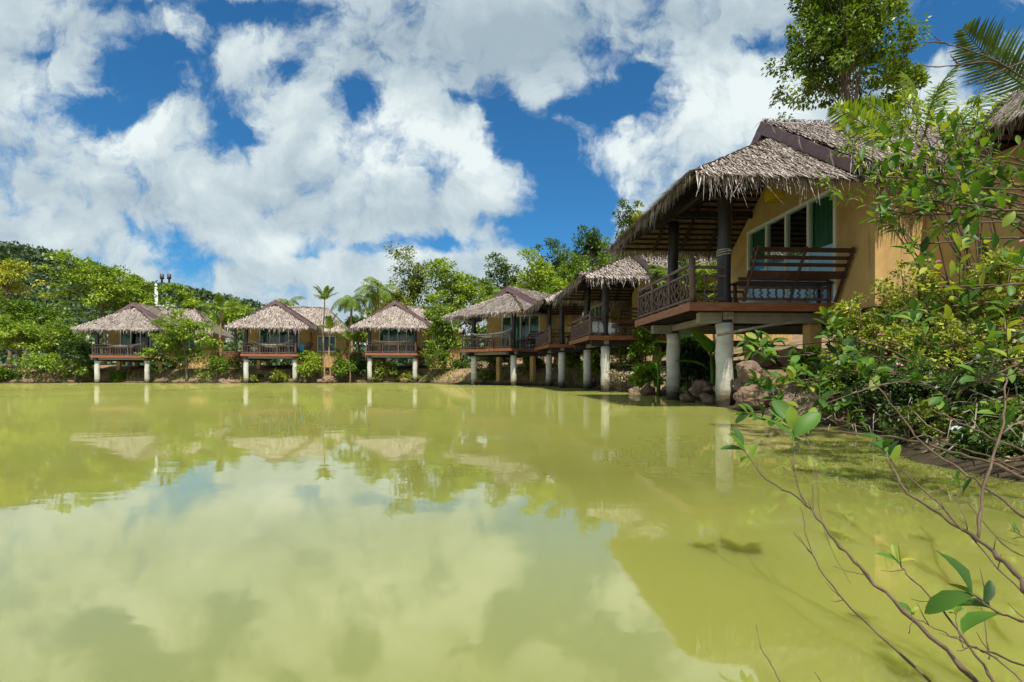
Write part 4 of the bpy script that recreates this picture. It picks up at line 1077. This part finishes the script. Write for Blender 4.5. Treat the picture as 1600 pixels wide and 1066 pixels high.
# ---------------------------------------------------------------- near bank: lantana mounds, dead twigs, grass
LG = 'flowering mounds on the near bank'
for lab, px, py, wp, hp, D, leaf, fl in [
        ('flowering mound with pink blossoms beside the nearest bench', 1352, 540, 130, 150, 7.7, 'leaf_lantana', 6), ('tallest yellow green flowering mound in front of the brown wall', 1450, 500, 190, 170, 7.3, 'leaf_lantana', 8),
        ('flowering mound at the right edge under the window', 1570, 490, 170, 190, 6.6, 'leaf_lantana', 6), ('dark leafy mound at the water on the right bank', 1420, 610, 190, 130, 6.1, 'leaf_dark', 4),
        ('tangled dark mound at the far right waterline', 1545, 640, 200, 150, 5.1, 'leaf_dark', 4), ('small mound beside the brown rocks', 1325, 615, 110, 80, 7.0, 'leaf_mid', 4),
        ('bright flowering mound low at the right edge', 1590, 590, 140, 170, 5.4, 'leaf_lantana', 5), ('broad flowering mound between the brown wall and the water', 1500, 575, 170, 150, 6.2, 'leaf_lantana', 6), ('leafy mound above the litter at the right waterline', 1600, 680, 190, 120, 4.4, 'leaf_mid', 2), ('dry twiggy mound at the waterline below the flowering mounds', 1480, 665, 160, 60, 5.0, 'leaf_olive', 2), ('flowering mound in the middle of the right bank', 1400, 560, 140, 110, 6.8, 'leaf_lantana', 6),
        ('scrubby little mound on the bare bank in the right corner', 1560, 705, 150, 70, 4.1, 'leaf_dark', 1), ('low mound behind the rocks under the drain pipe', 1275, 575, 90, 60, 9.0, 'leaf_mid', 2)]:
    o, cc, rx, rz = bush(lab, px, py, wp, hp, D, leaf, .055, 90, 80, LG, 'flowering_mound', 'bush', 40, clr=.2, shell=.42, up=.6)
    for i in range(fl):
        q = cc[random.randrange(len(cc))] + np.array([0, -rx * .25, rz * .2]); q[1] = min(q[1], -rx * .35)
        n = 16; d = rdir(n); d[:, 2] = np.abs(d[:, 2])
        V, F = leaves(q + d * .012, d, np.cross(d, rdir(n)), .024, .02)
        link_mesh('blossom', np_mesh('blossom', V, F), MAT['flower'], o)
m = MB()
for i in range(260):
    Y = random.uniform(3.2, 8.2); e = float(np.interp(Y, [3.5, 5, 7, 8.6], [3.3, 3.62, 3.9, 4.0])); x = e + random.uniform(-.1, .9); z = gz(x, Y) + random.uniform(0, .35)
    a = Vector((x, Y, z)); d = Vector((random.uniform(-1, .4), random.uniform(-.7, .3), random.uniform(-.6, .5))) * random.uniform(.2, .55)
    m.tube([a, a + d * .5 + Vector((0, 0, random.uniform(-.05, .1))), a + d], [.006, .005, .002], 4)
tag(m.build('dead_twigs', 'wood_pale', None, True), 'pale dry twigs tangled at the right waterline', 'twigs', kind='stuff')
# grass along the shoreline
n = 9000
seg = RNG.integers(1, len(SHORE) - 4, n); t = RNG.random(n)[:, None]
Pq = SHORE[seg] * (1 - t) + SHORE[seg + 1] * t + RNG.normal(0, .9, (n, 2)); keep = (np.abs(Pq[:, 0]) < 42)
Pq = Pq[keep]; zq = ground(Pq[:, 0], Pq[:, 1]); k = zq > .10; Pq = Pq[k]; zq = zq[k]; n = len(Pq)
D = unit(rdir(n) * .6 + np.array([0, 0, 1.0])); V, F = leaves(np.column_stack([Pq, zq - .02]), D, rdir(n), RNG.uniform(.12, .42, n) * np.clip(Pq[:, 1] / 22, .45, 1.1), RNG.uniform(.02, .05, n) * np.clip(Pq[:, 1] / 16, .3, 1.3), .1, -.2)
tag(link_mesh('bank_grass', np_mesh('bank_grass', V, F), MAT['leaf_olive']), 'short weeds and grass along the pond bank', 'grass', kind='stuff')

n = 5200
Yl = RNG.uniform(2.6, 15, n); Xl = np.interp(Yl, [2, 3.5, 5, 7, 8.6, 10, 13, 15], [3.0, 3.3, 3.62, 3.9, 4.0, 4.35, 4.75, 4.6]) + RNG.gamma(1.6, .7, n) - .1
Zl = ground(Xl, Yl); k = Zl > .03; Pl = np.column_stack([Xl, Yl, Zl + .012])[k]; n = len(Pl); d = rdir(n); d[:, 2] *= .25
V, F = leaves(Pl, d, np.array([0, 0, 1.0]) + .4 * rdir(n), RNG.uniform(.03, .09, n), RNG.uniform(.015, .035, n), .2, .1)
tag(link_mesh('leaf_litter', np_mesh('leaf_litter', V, F), MAT['leaf_dry']), 'fallen dry leaves strewn over the right bank', 'leaf litter', kind='stuff')

# ---------------------------------------------------------------- rocks
import bmesh
def rock_mesh(seed, sub=4):
    bm = bmesh.new(); bmesh.ops.create_icosphere(bm, subdivisions=sub, radius=1)
    for v in bm.verts:
        p = v.co.copy(); q = p * .9 + Vector((seed * 3.7, seed, 0))
        cell = mnoise.voronoi(q * 1.1)[0]
        d = .72 + .30 * mnoise.noise(q * 1.0) + .20 * (cell[1] - cell[0]) + .10 * mnoise.noise(q * 3.1) + .045 * mnoise.noise(q * 8) + .02 * mnoise.noise(q * 19)
        v.co = Vector((p.x * d * 1.15, p.y * d, p.z * d * .78))
    me = bpy.data.meshes.new('rock'); bm.to_mesh(me); bm.free(); me.materials.append(MAT['rock'])
    return me
ROCKS = [rock_mesh(i) for i in range(5)]
def rock(label, px, py, D, s, group='rocks along the bank'):
    x = (px - 800) / FPX * D; z = CAM_H + (HOR - py) / FPX * D
    o = bpy.data.objects.new('rock', ROCKS[random.randrange(5)]); C.objects.link(o); o.location = (x, D, z); o.rotation_euler = (random.uniform(-.4, .4), random.uniform(-.4, .4), random.uniform(0, 6.3)); o.scale = (s, s * random.uniform(.8, 1.1), s * random.uniform(.75, 1.05))
    return tag(o, label, 'rock', group)
near_rocks = [(1183, 622, 9.6, .42, 'large flat brown rock at the waterline right of the nearest column'), (1222, 628, 9.0, .25, 'dark wet rock at the waterline beside the large flat rock'),
    (1175, 583, 10.6, .36, 'tall brown rock behind the nearest column'), (1215, 596, 10.2, .40, 'reddish rock above the large flat rock'), (1158, 600, 10.8, .25, 'rounded rock touching the nearest column'),
    (1098, 608, 12.6, .36, 'brown rock between the two nearest columns'), (1074, 622, 12.8, .22, 'small rock at the waterline between the nearest columns'), (1108, 626, 11.9, .23, 'grey rock left of the nearest column base'),
    (1130, 612, 11.6, .26, 'rock hidden behind the nearest column base'), (1056, 616, 14.4, .22, 'small rock beside the far nearest column'), (1012, 611, 17.0, .32, 'grey boulder left of the nearest columns'), (992, 612, 18.2, .26, 'grey boulder at the dry bush'),
    (1250, 606, 9.2, .30, 'rock half covered by the leafy shrub'), (1240, 560, 11.5, .42, 'brown rock high under the nearest floor'), (1200, 560, 12.0, .38, 'brown rock below the support posts'), (1290, 640, 7.6, .28, 'dark rock by the flowering mounds'),
    (1320, 655, 7.0, .22, 'small dark rock at the mound waterline'), (925, 598, 24.4, .42, 'grey boulder between the columns of the second deck'), (718, 592, 36.6, .45, 'grey rock left of the angled deck'), (712, 596, 36.2, .30, 'low rock at the water left of the angled deck'),
    (512, 593, 38.1, .5, 'pale rock at the foot of the slim palm'), (500, 596, 37.9, .3, 'small pale rock at the waterline by the slim palm'), (350, 597, 37.9, .42, 'long pale rock at the waterline left of the beige curtained deck'),
    (302, 596, 37.9, .32, 'pale rock below the layered tree'), (276, 597, 38, .26, 'little rock below the layered tree'), (632, 594, 38.1, .3, 'tan rock beside the right column of the tan hammock deck'), (256, 594, 38.2, .3, 'brown rock right of the leftmost columns'), (808, 592, 34.2, .4, 'tan rock right of the angled deck'), (858, 597, 30.6, .3, 'brown rock between the middle columns')]
for px, py, D, s, lab in near_rocks: rock(lab, px, py, D, s)

# ---------------------------------------------------------------- far hill and its wood
prof = [(-500, 470), (-200, 420), (-60, 396), (0, 399), (60, 402), (105, 412), (130, 432), (160, 456), (220, 466), (260, 463), (320, 468), (370, 482), (410, 492), (450, 510), (520, 545), (640, 578), (760, 584)]
hx = np.array([(p[0] - 800) / FPX * 380 for p in prof]); hz = np.array([CAM_H + (HOR - p[1]) / FPX * 380 for p in prof])
HX, HY = np.meshgrid(np.linspace(-620, 0, 90), np.linspace(180, 620, 60), indexing='ij')
def hill(X, Y):
    return np.interp(X, hx, hz) * np.where(Y < 380, sstep(190, 380, Y), 1 - .6 * sstep(380, 620, Y)) + 2.5 * np.sin(X * .06) * np.sin(Y * .05) - .5
F = (np.arange(90 * 60).reshape(90, 60)); F = np.stack([F[:-1, :-1], F[1:, :-1], F[1:, 1:], F[:-1, 1:]], -1).reshape(-1, 4)
tag(link_mesh('hills', np_mesh('hills', np.stack([HX, HY, hill(HX, HY)], -1).reshape(-1, 3), F, True), MAT['forest']), 'forested hill beyond the trees', 'hill', kind='structure')
def forest(name, label, X, Y, Z, s, per, Lf):
    n = len(X); cc = np.stack([X, Y, Z + s * .35], -1); ci = np.repeat(np.arange(n), per); m = len(ci)
    o = rdir(m); o[:, 2] = np.abs(o[:, 2]) * 1.1 - .2
    P = cc[ci] + o * (s[ci] * RNG.uniform(.75, 1.05, m))[:, None] * np.array([1, 1, .9])
    L = Lf * RNG.uniform(.7, 1.3, m)
    V, F = leaves(P, unit(o + rdir(m)), unit(o + .5 * rdir(m) + np.array([0, 0, .5])), L, L * .7)
    return tag(link_mesh(name, np_mesh(name, V, F), MAT['forest']), label, 'forest', kind='stuff')
n = 2600; X = RNG.uniform(-560, -60, n); Y = 230 + 175 * RNG.random(n) ** .7
forest('hill_forest', 'dark green wood covering the distant hill', X, Y, hill(X, Y), RNG.uniform(2.6, 6.5, n), 52, 2.4)
n = 420; X = RNG.uniform(-6, 62, n); Y = RNG.uniform(52, 100, n); k = (X > -4 + (Y - 52) * .05)
X, Y = X[k], Y[k]
forest('slope_forest', 'dark green wood on the slope behind the bungalows', X, Y, ground(X, Y) + .6, RNG.uniform(1.2, 2.8, len(X)), 90, .55)
n = 300; X = RNG.uniform(-70, 4, n); Y = RNG.uniform(60, 110, n)
forest('distant_thicket', 'low green thicket behind the left bungalows', X, Y, ground(X, Y) + .4, RNG.uniform(1.6, 3.0, n), 70, .7)

# ---------------------------------------------------------------- fences, utility poles
def fence(label, x0, x1, y, z0, h, mat, gap, rail):
    o = thing('picket_fence', label, 'fence', (x0, y, z0)); L = x1 - x0
    m = MB()
    for z in (.12, h - .12): m.box(0, L, -.02, .02, z - .035, z + .035)
    if rail: m.box(0, L, -.05, .05, h, h + .06)
    m.build('fence_rail', mat, o)
    m = MB(); n = int(L / gap)
    for i in range(n + 1): m.box(i * gap, i * gap + .07, -.045, -.021, 0, h - .03)
    m.build('pickets', mat, o)
    for i in range(int(L / 1.6) + 1): MB().box(i * 1.6 - .05, i * 1.6 + .05, .021, .12, -.6, h + .05).build('fence_post', mat, o)
    return o
fence('pale picket railing at the far left bank', -41.5, -38.6, 41, 1.3, .9, 'fence_pale', .19, True)
fence('red slatted walkway fence left of the beige curtained bungalow', -22.4, -20.2, 41.4, 1.55, .75, 'fence_red', .16, True)
fence('dark red picket fence between the side wing and the tan hammock bungalow', -13.3, -10.8, 42, 1.5, .8, 'fence_red', .17, True)
o = thing('utility_pole', 'white twin utility pole with dark insulators above the leftmost roof', 'utility pole', ((253 - 800) / FPX * 60, 60, gz(-38, 60)))
for x in (-.62, .62): MB().tube([(x, 0, -.3), (x, 0, 7.6 + (x < 0) * 1.6)], [.2, .15], 10).build('post', 'pole_paint', o, True)
MB().box(-1.1, 1.5, -.12, -.01, 6.7, 6.9).build('cross_arm', 'pole_paint', o)
MB().box(-1.0, 1.8, -.12, -.01, 5.5, 5.66).build('cross_arm', 'pole_paint', o)
MB().box(-.5, 1.0, -.1, .1, 9.2, 9.32).build('cross_arm', 'metal_dark', o)
for x in (.0, .8): MB().tube([(x, 0, 9.32), (x, 0, 9.7), (x, 0, 9.74), (x, 0, 10.3)], [.10, .10, .22, .2], 8).build('insulator', 'metal_dark', o, True)

# ================================================================ foreground shrubs
def poly3(pts, n=5):
    """smooth curve through a few points"""
    P = [Vector(p) for p in pts]; out = []
    for i in range(len(P) - 1):
        p0, p1, p2, p3 = P[max(i - 1, 0)], P[i], P[i + 1], P[min(i + 2, len(P) - 1)]
        for k in range(n):
            t = k / n
            out.append(.5 * ((2 * p1) + (p2 - p0) * t + (2 * p0 - 5 * p1 + 4 * p2 - p3) * t * t + (3 * p1 - p0 - 3 * p2 + p3) * t ** 3))
    out.append(P[-1]); return out
class Shrub:
    def __init__(s): s.m = MB(); s.L = []
    def branch(s, pts, r0, r1):
        c = poly3(pts); n = len(c)
        for i in range(1, n - 1): c[i] = c[i] + Vector((random.uniform(-1, 1), random.uniform(-1, 1), random.uniform(-1, 1))) * min(.006, r0)
        s.m.tube(c, [(r0 + (r1 - r0) * i / (n - 1)) * (1.28 if i % 4 == 2 else random.uniform(.9, 1.05)) for i in range(n)], 6)
        if r0 > .0025 and n > 12:
            for k in range(4):
                p = c[random.randrange(3, n - 2)]; d = Vector((random.uniform(-1, .3), random.uniform(-.4, .4), random.uniform(-.2, 1))).normalized() * random.uniform(.025, .085)
                s.m.tube([p, p + d * .6, p + d + Vector((0, 0, .006))], [.0014, .0011, .0006], 4)
        return c
    def leafy(s, c, a, b, n, L, W, up=.5, spread=1.0, curl=.18):
        """alternate leaves along part a..b of a curve"""
        P, D, N, Ls = [], [], [], []
        m = len(c) - 1
        for i in range(n):
            f = (a + (b - a) * (i + random.uniform(0, .5)) / max(n - 1, 1)) * m; k = max(0, min(m - 1, int(f))); p = c[k].lerp(c[k + 1], min(1, f - k)); tg = (c[k + 1] - c[k]).normalized()
            an = i * 2.4 + random.uniform(-.4, .4); u = tg.orthogonal().normalized(); v = tg.cross(u)
            d = (tg * .75 + (u * math.cos(an) + v * math.sin(an)) * spread + Vector((0, 0, up * .5))).normalized()
            P.append(p); D.append(d); N.append(Vector((random.uniform(-.5, .5), random.uniform(-.7, .2), 1))); Ls.append(L * random.uniform(.6, 1.15))
        if P:
            Ls = np.array(Ls); s.L.append(bigleaves(np.array(P), np.array(D), np.array(N), Ls, Ls * W * RNG.uniform(.8, 1.2, len(Ls)), curl))
    def build(s, name, label, cat, leaf, loc, group=None):
        o = thing(name, label, cat, loc, 0, group); off = Vector(loc)
        s.m.V = [tuple(Vector(v) - off) for v in s.m.V]
        s.m.build('branches', 'twig', o, True)
        if s.L:
            V, F = cat_mesh(s.L); link_mesh('foliage', np_mesh('foliage', V - np.array(off), F, True), MAT[leaf], o)
        return o

# shrub reaching out over the water with long bare branches (lower right)
S = Shrub()
def br(spec, r0, r1): return S.branch([at(*q) for q in spec], r0, r1)
b1 = br([(1545, 1085, 1.16), (1432, 972, 1.3), (1356, 900, 1.42), (1304, 844, 1.52), (1260, 788, 1.62), (1200, 748, 1.75), (1160, 702, 1.9)], .0055, .0018)
S.leafy(b1, .93, 1.0, 6, .075, .40, .6)
b2 = br([(1260, 788, 1.62), (1244, 748, 1.7), (1241, 700, 1.78), (1240, 664, 1.85)], .003, .0016); S.leafy(b2, .72, 1.0, 9, .11, .46, .7)
br([(1456, 1068, 1.16), (1356, 976, 1.3), (1300, 915, 1.4), (1268, 866, 1.5), (1250, 792, 1.6)], .003, .001)
br([(1270, 868, 1.5), (1252, 846, 1.53), (1240, 832, 1.56)], .0016, .0008)
br([(1280, 812, 1.58), (1271, 796, 1.6), (1271, 740, 1.68), (1276, 714, 1.72)], .0022, .001)
br([(1256, 676, 1.95), (1274, 730, 1.85), (1281, 800, 1.75), (1300, 860, 1.7), (1330, 912, 1.65)], .0013, .0007)
b6 = br([(1625, 945, 1.3), (1570, 880, 1.5), (1520, 836, 1.7), (1440, 788, 1.95), (1400, 742, 2.15), (1374, 684, 2.4)], .007, .003)
S.leafy(b6, .86, 1.0, 5, .08, .42, .4)
br([(1528, 842, 1.68), (1538, 760, 1.8), (1560, 690, 1.9), (1568, 640, 2.0), (1572, 590, 2.1)], .005, .003)
b = br([(1505, 830, 1.72), (1450, 772, 1.9), (1400, 728, 2.0), (1380, 700, 2.05)], .0035, .0012); S.leafy(b, .7, 1, 9, .075, .42, .3)
br([(1630, 765, 2.5), (1560, 728, 2.7), (1487, 706, 2.9), (1430, 690, 3.0), (1372, 681, 3.1), (1300, 674, 3.2), (1245, 664, 3.3)], .009, .004)
br([(1625, 830, 2.1), (1560, 775, 2.3), (1500, 735, 2.5), (1440, 690, 2.7), (1400, 640, 2.8), (1360, 590, 2.9)], .006, .003)
br([(1610, 745, 2.6), (1540, 712, 2.8), (1470, 690, 3.0), (1420, 672, 3.2)], .005, .002)
br([(1640, 720, 2.4), (1560, 690, 2.5), (1500, 660, 2.6), (1450, 640, 2.7)], .006, .002)
b = br([(1640, 880, 1.8), (1580, 860, 1.9), (1520, 795, 2.0), (1495, 752, 2.1)], .003, .0012); S.leafy(b, .82, 1, 7, .06, .42, .3)
br([(1640, 960, 1.5), (1570, 900, 1.6), (1520, 840, 1.7), (1500, 790, 1.8), (1494, 762, 1.85)], .003, .001)
b = br([(1560, 1075, 1.12), (1516, 1012, 1.2), (1460, 940, 1.3), (1416, 896, 1.36), (1406, 876, 1.4)], .003, .0014); S.leafy(b, .9, 1, 5, .05, .42, .4)
br([(1640, 1060, 1.1), (1570, 1028, 1.18), (1516, 1010, 1.25), (1470, 985, 1.3), (1430, 968, 1.35)], .003, .001)
br([(1640, 1110, 1.05), (1570, 1040, 1.12), (1500, 1000, 1.2)], .0028, .001)
br([(1228, 1085, 1.15), (1206, 1040, 1.2), (1188, 1012, 1.23), (1182, 976, 1.27)], .0014, .0007)
br([(1290, 1080, 1.12), (1282, 1064, 1.14), (1273, 1050, 1.16)], .0013, .0007)
br([(1545, 1030, 1.15), (1540, 980, 1.2), (1530, 932, 1.25)], .0016, .0009)
b = br([(1640, 985, 1.0), (1600, 972, 1.03), (1558, 955, 1.07), (1518, 928, 1.1)], .003, .0016)
S.leafy(b, .62, 1.0, 6, .085, .52, .2, .8, .3)
b = br([(1505, 1012, 1.2), (1496, 980, 1.22), (1492, 955, 1.24)], .0015, .0008); S.leafy(b, .8, 1, 4, .04, .42, .3)
b = br([(1420, 990, 1.25), (1425, 970, 1.27), (1424, 955, 1.28)], .0012, .0007); S.leafy(b, .7, 1, 4, .035, .45, .3)
b = br([(1640, 900, 1.5), (1610, 850, 1.6), (1585, 830, 1.65)], .002, .001); S.leafy(b, .6, 1, 6, .045, .3, .3)
S.build('overhanging_shrub', 'sparse shrub with long bare branches reaching over the near water', 'shrub', 'leaf_shrub', (1.3, 1.1, -.02))

# broad-leaved shrubs rooted on the bank at the right
def spray_shrub(label, root, tips, L, W, r, leaf='leaf_shrub', nleaf=14, start=.35, name='broadleaf_shrub', group='broad leaved shrubs at the right edge'):
    s = Shrub(); root = Vector(root)
    for q in tips:
        e = at(*q); a = root + Vector((random.uniform(-.25, .25), random.uniform(-.25, .25), 0))
        mid = a.lerp(e, .5) + Vector((random.uniform(-.1, .25), random.uniform(-.1, .1), .16 * (e - a).length))
        tip = e + Vector((random.uniform(-.14, -.02), 0, random.uniform(-.05, .05)))
        c = s.branch([a, mid, e, tip], r, .0018); s.leafy(c, start, 1.0, nleaf, L, W, .5, 1.0)
        for k in range(2):
            f = c[int(len(c) * random.uniform(.5, .85))]; d = Vector((random.uniform(-1, .4), random.uniform(-.5, .5), random.uniform(-.2, .9))).normalized() * random.uniform(.18, .4)
            c2 = s.branch([f, f + d * .5 + Vector((0, 0, .03)), f + d], .003, .0014); s.leafy(c2, .25, 1.0, 8, L * .9, W, .5)
    return s.build(name, label, 'shrub', leaf, root, group)
rt = random.Random(3)
g1 = gz(4.2, 4.0)
spray_shrub('broad leaved shrub whose sprays cover the brown wall at the upper right', (5.2, 4.3, gz(5.2, 4.3) - .1),
            [(rt.uniform(1425, 1600), rt.uniform(235, 330), rt.uniform(3.4, 4.3)) for _ in range(12)] + [(1385, 275, 4.0), (1410, 335, 3.8), (1445, 380, 3.7), (1490, 350, 3.4), (1560, 330, 3.3), (1590, 250, 3.6), (1420, 240, 4.1), (1520, 240, 3.9)], .112, .42, .011)
spray_shrub('nearer broad leaved shrub with glossy leaves at the right edge below the window', (4.3, 3.2, gz(4.3, 3.2) - .1),
            [(1600, 480, 2.9), (1540, 520, 3.0), (1480, 540, 3.1), (1560, 590, 2.9), (1500, 610, 3.0), (1440, 590, 3.2), (1590, 420, 3.0), (1525, 450, 3.1), (1470, 450, 3.2), (1600, 560, 2.8), (1580, 640, 2.8), (1470, 480, 3.2)], .10, .42, .010, nleaf=9, start=.5)
spray_shrub('low broad leaved shrub leaning over the rocks and water by the nearest column', (4.7, 5.8, gz(4.7, 5.8) - .1),
            [(1205, 560, 6.4), (1215, 610, 6.2), (1270, 595, 6.0), (1300, 560, 6.2), (1330, 580, 6.0), (1240, 640, 5.9), (1220, 540, 6.6), (1360, 590, 5.8), (1290, 620, 5.8), (1310, 530, 6.2), (1225, 655, 5.8)], .19, .5, .010, nleaf=8, start=.55)
spray_shrub('feathery bright shrub against the nearest roof edge', (6.3, 7.2, gz(6.3, 7.2) - .1),
            [(1335, 232, 7.6), (1360, 205, 7.6), (1390, 225, 7.4), (1420, 200, 7.4), (1460, 190, 7.3), (1500, 180, 7.2), (1350, 262, 7.5), (1400, 255, 7.3), (1450, 240, 7.2), (1500, 225, 7.0), (1545, 205, 7.0), (1310, 300, 7.6), (1440, 290, 7.2), (1375, 285, 7.5), (1520, 280, 7.0), (1420, 160, 7.4), (1530, 160, 7.0)], .12, .34, .012, leaf='leaf_bright', nleaf=26, start=.45)
# palms leaning in at the upper right
o = thing('palm_tree', 'palm with upright lime fronds above the feathery shrub', 'palm', (6.7, 7.5, gz(6.7, 7.5)), 0, 'palms at the right edge')
for (px, py, D), yaw, pit, sc in [((1430, 215, 8.0), 1.9, -1.15, .62), ((1425, 225, 8.0), 2.9, -.75, .55), ((1440, 220, 7.9), .5, -.95, .55), ((1400, 235, 7.8), 3.3, -.45, .6), ((1470, 225, 7.9), .1, -.55, .6), ((1445, 215, 7.9), 5.0, -.8, .5)]:
    f = bpy.data.objects.new('frond', FR['areca']); C.objects.link(f); f.parent = o; f.location = at(px, py, D) - o.location; f.rotation_euler = (.5, pit + .1, yaw); f.scale = (sc, sc, sc)
MB().tube([(0, 0, -.1), (-.1, .1, 1.4), tuple(at(1432, 222, 8.0) - o.location)], [.045, .035, .018], 8).build('trunk', 'twig', o, True)
big = frond_mesh(1.75, .6, 26, .045, .52, .75, .1); big.materials.append(MAT['leaf_dark'])
o = thing('palm_tree', 'palm with one large dark frond against the sky in the top corner', 'palm', (5.3, 5.4, gz(5.3, 5.4)), 0, 'palms at the right edge')
tip = at(1625, 150, 5.6)
for yaw, pit, rx_, sc in [(3.1, -.75, 1.15, .66), (2.2, -.95, .6, .5), (.5, -.6, 0, .6), (5.2, -.5, 0, .6)]:
    f = bpy.data.objects.new('frond', big); C.objects.link(f); f.parent = o; f.location = tip - o.location; f.rotation_euler = (rx_, pit, yaw); f.scale = (sc, sc, sc)
MB().tube([(0, 0, -.1), (.1, 0, 1.6), tuple(tip - o.location)], [.07, .055, .03], 8).build('trunk', 'palm_trunk', o, True)
S = Shrub()
for spec in [[(1640, 150, 5.2), (1560, 100, 5.0), (1500, 102, 4.9), (1455, 105, 4.8), (1440, 100, 4.8)], [(1500, 102, 4.9), (1490, 92, 4.9), (1485, 85, 4.9)], [(1580, 108, 5.0), (1520, 80, 5.0), (1475, 68, 5.0), (1460, 56, 5.0)],
             [(1620, 90, 5.2), (1560, 112, 5.1), (1530, 128, 5.1), (1510, 130, 5.0)], [(1475, 68, 5), (1458, 66, 5), (1443, 67, 5)]]:
    S.branch([at(*q) for q in spec], .008, .003)
rb = at(1640, 150, 5.2); S.branch([Vector((5.35, 5.2, gz(5.35, 5.2) - .1)), Vector((5.5, 5.2, 2)), rb], .03, .01)
S.build('bare_tree', 'leafless dry branches beside the dark frond in the top corner', 'tree', 'leaf_dry', (5.35, 5.2, gz(5.35, 5.2)))
# dried flower heads among the sprays
for i, (px, py, D, lab) in enumerate([(1383, 330, 4.2, 'brown dry flower head hanging before the wall corner'), (1505, 225, 5.4, 'tan dry flower cluster beneath the right thatch'), (1405, 350, 3.9, 'pale flower cluster among the glossy leaves')]):
    n = 160; d = rdir(n); c = at(px, py, D); r = .07 if i != 1 else .14
    V, F = leaves(d * r * RNG.random((n, 1)) ** .4, d, rdir(n), .025, .012)
    o = thing('flower_head', lab, 'flower', c)
    link_mesh('seed_heads', np_mesh('seed_heads', V, F), MAT['leaf_dry'], o)
    MB().tube([(0, 0, 0), (.08, .05, -.10), (.25, .12, -.25)], [.004, .004, .006], 5).build('stem', 'twig', o, True)
for px, py, D, lab in [(1500, 708, 4.6, 'white plastic scrap lying at the right waterline'), (1455, 690, 4.9, 'small pale scrap of litter by the dry twigs')]:
    c = at(px, py, D); V = []
    for i in range(5):
        for j in range(4): V.append((.03 * i - .06, .03 * j - .05, .02 * math.sin(i * 1.7 + j * 2.1)))
    F = [(i * 4 + j, i * 4 + j + 1, i * 4 + j + 5, i * 4 + j + 4) for i in range(4) for j in range(3)]
    o = MB().add(V, F).build('litter_scrap', 'litter', None, True); o.location = (c.x, c.y, max(c.z, gz(c.x, c.y) + .02)); s = o.modifiers.new('t', 'SOLIDIFY'); s.thickness = .004; tag(o, lab, 'litter')
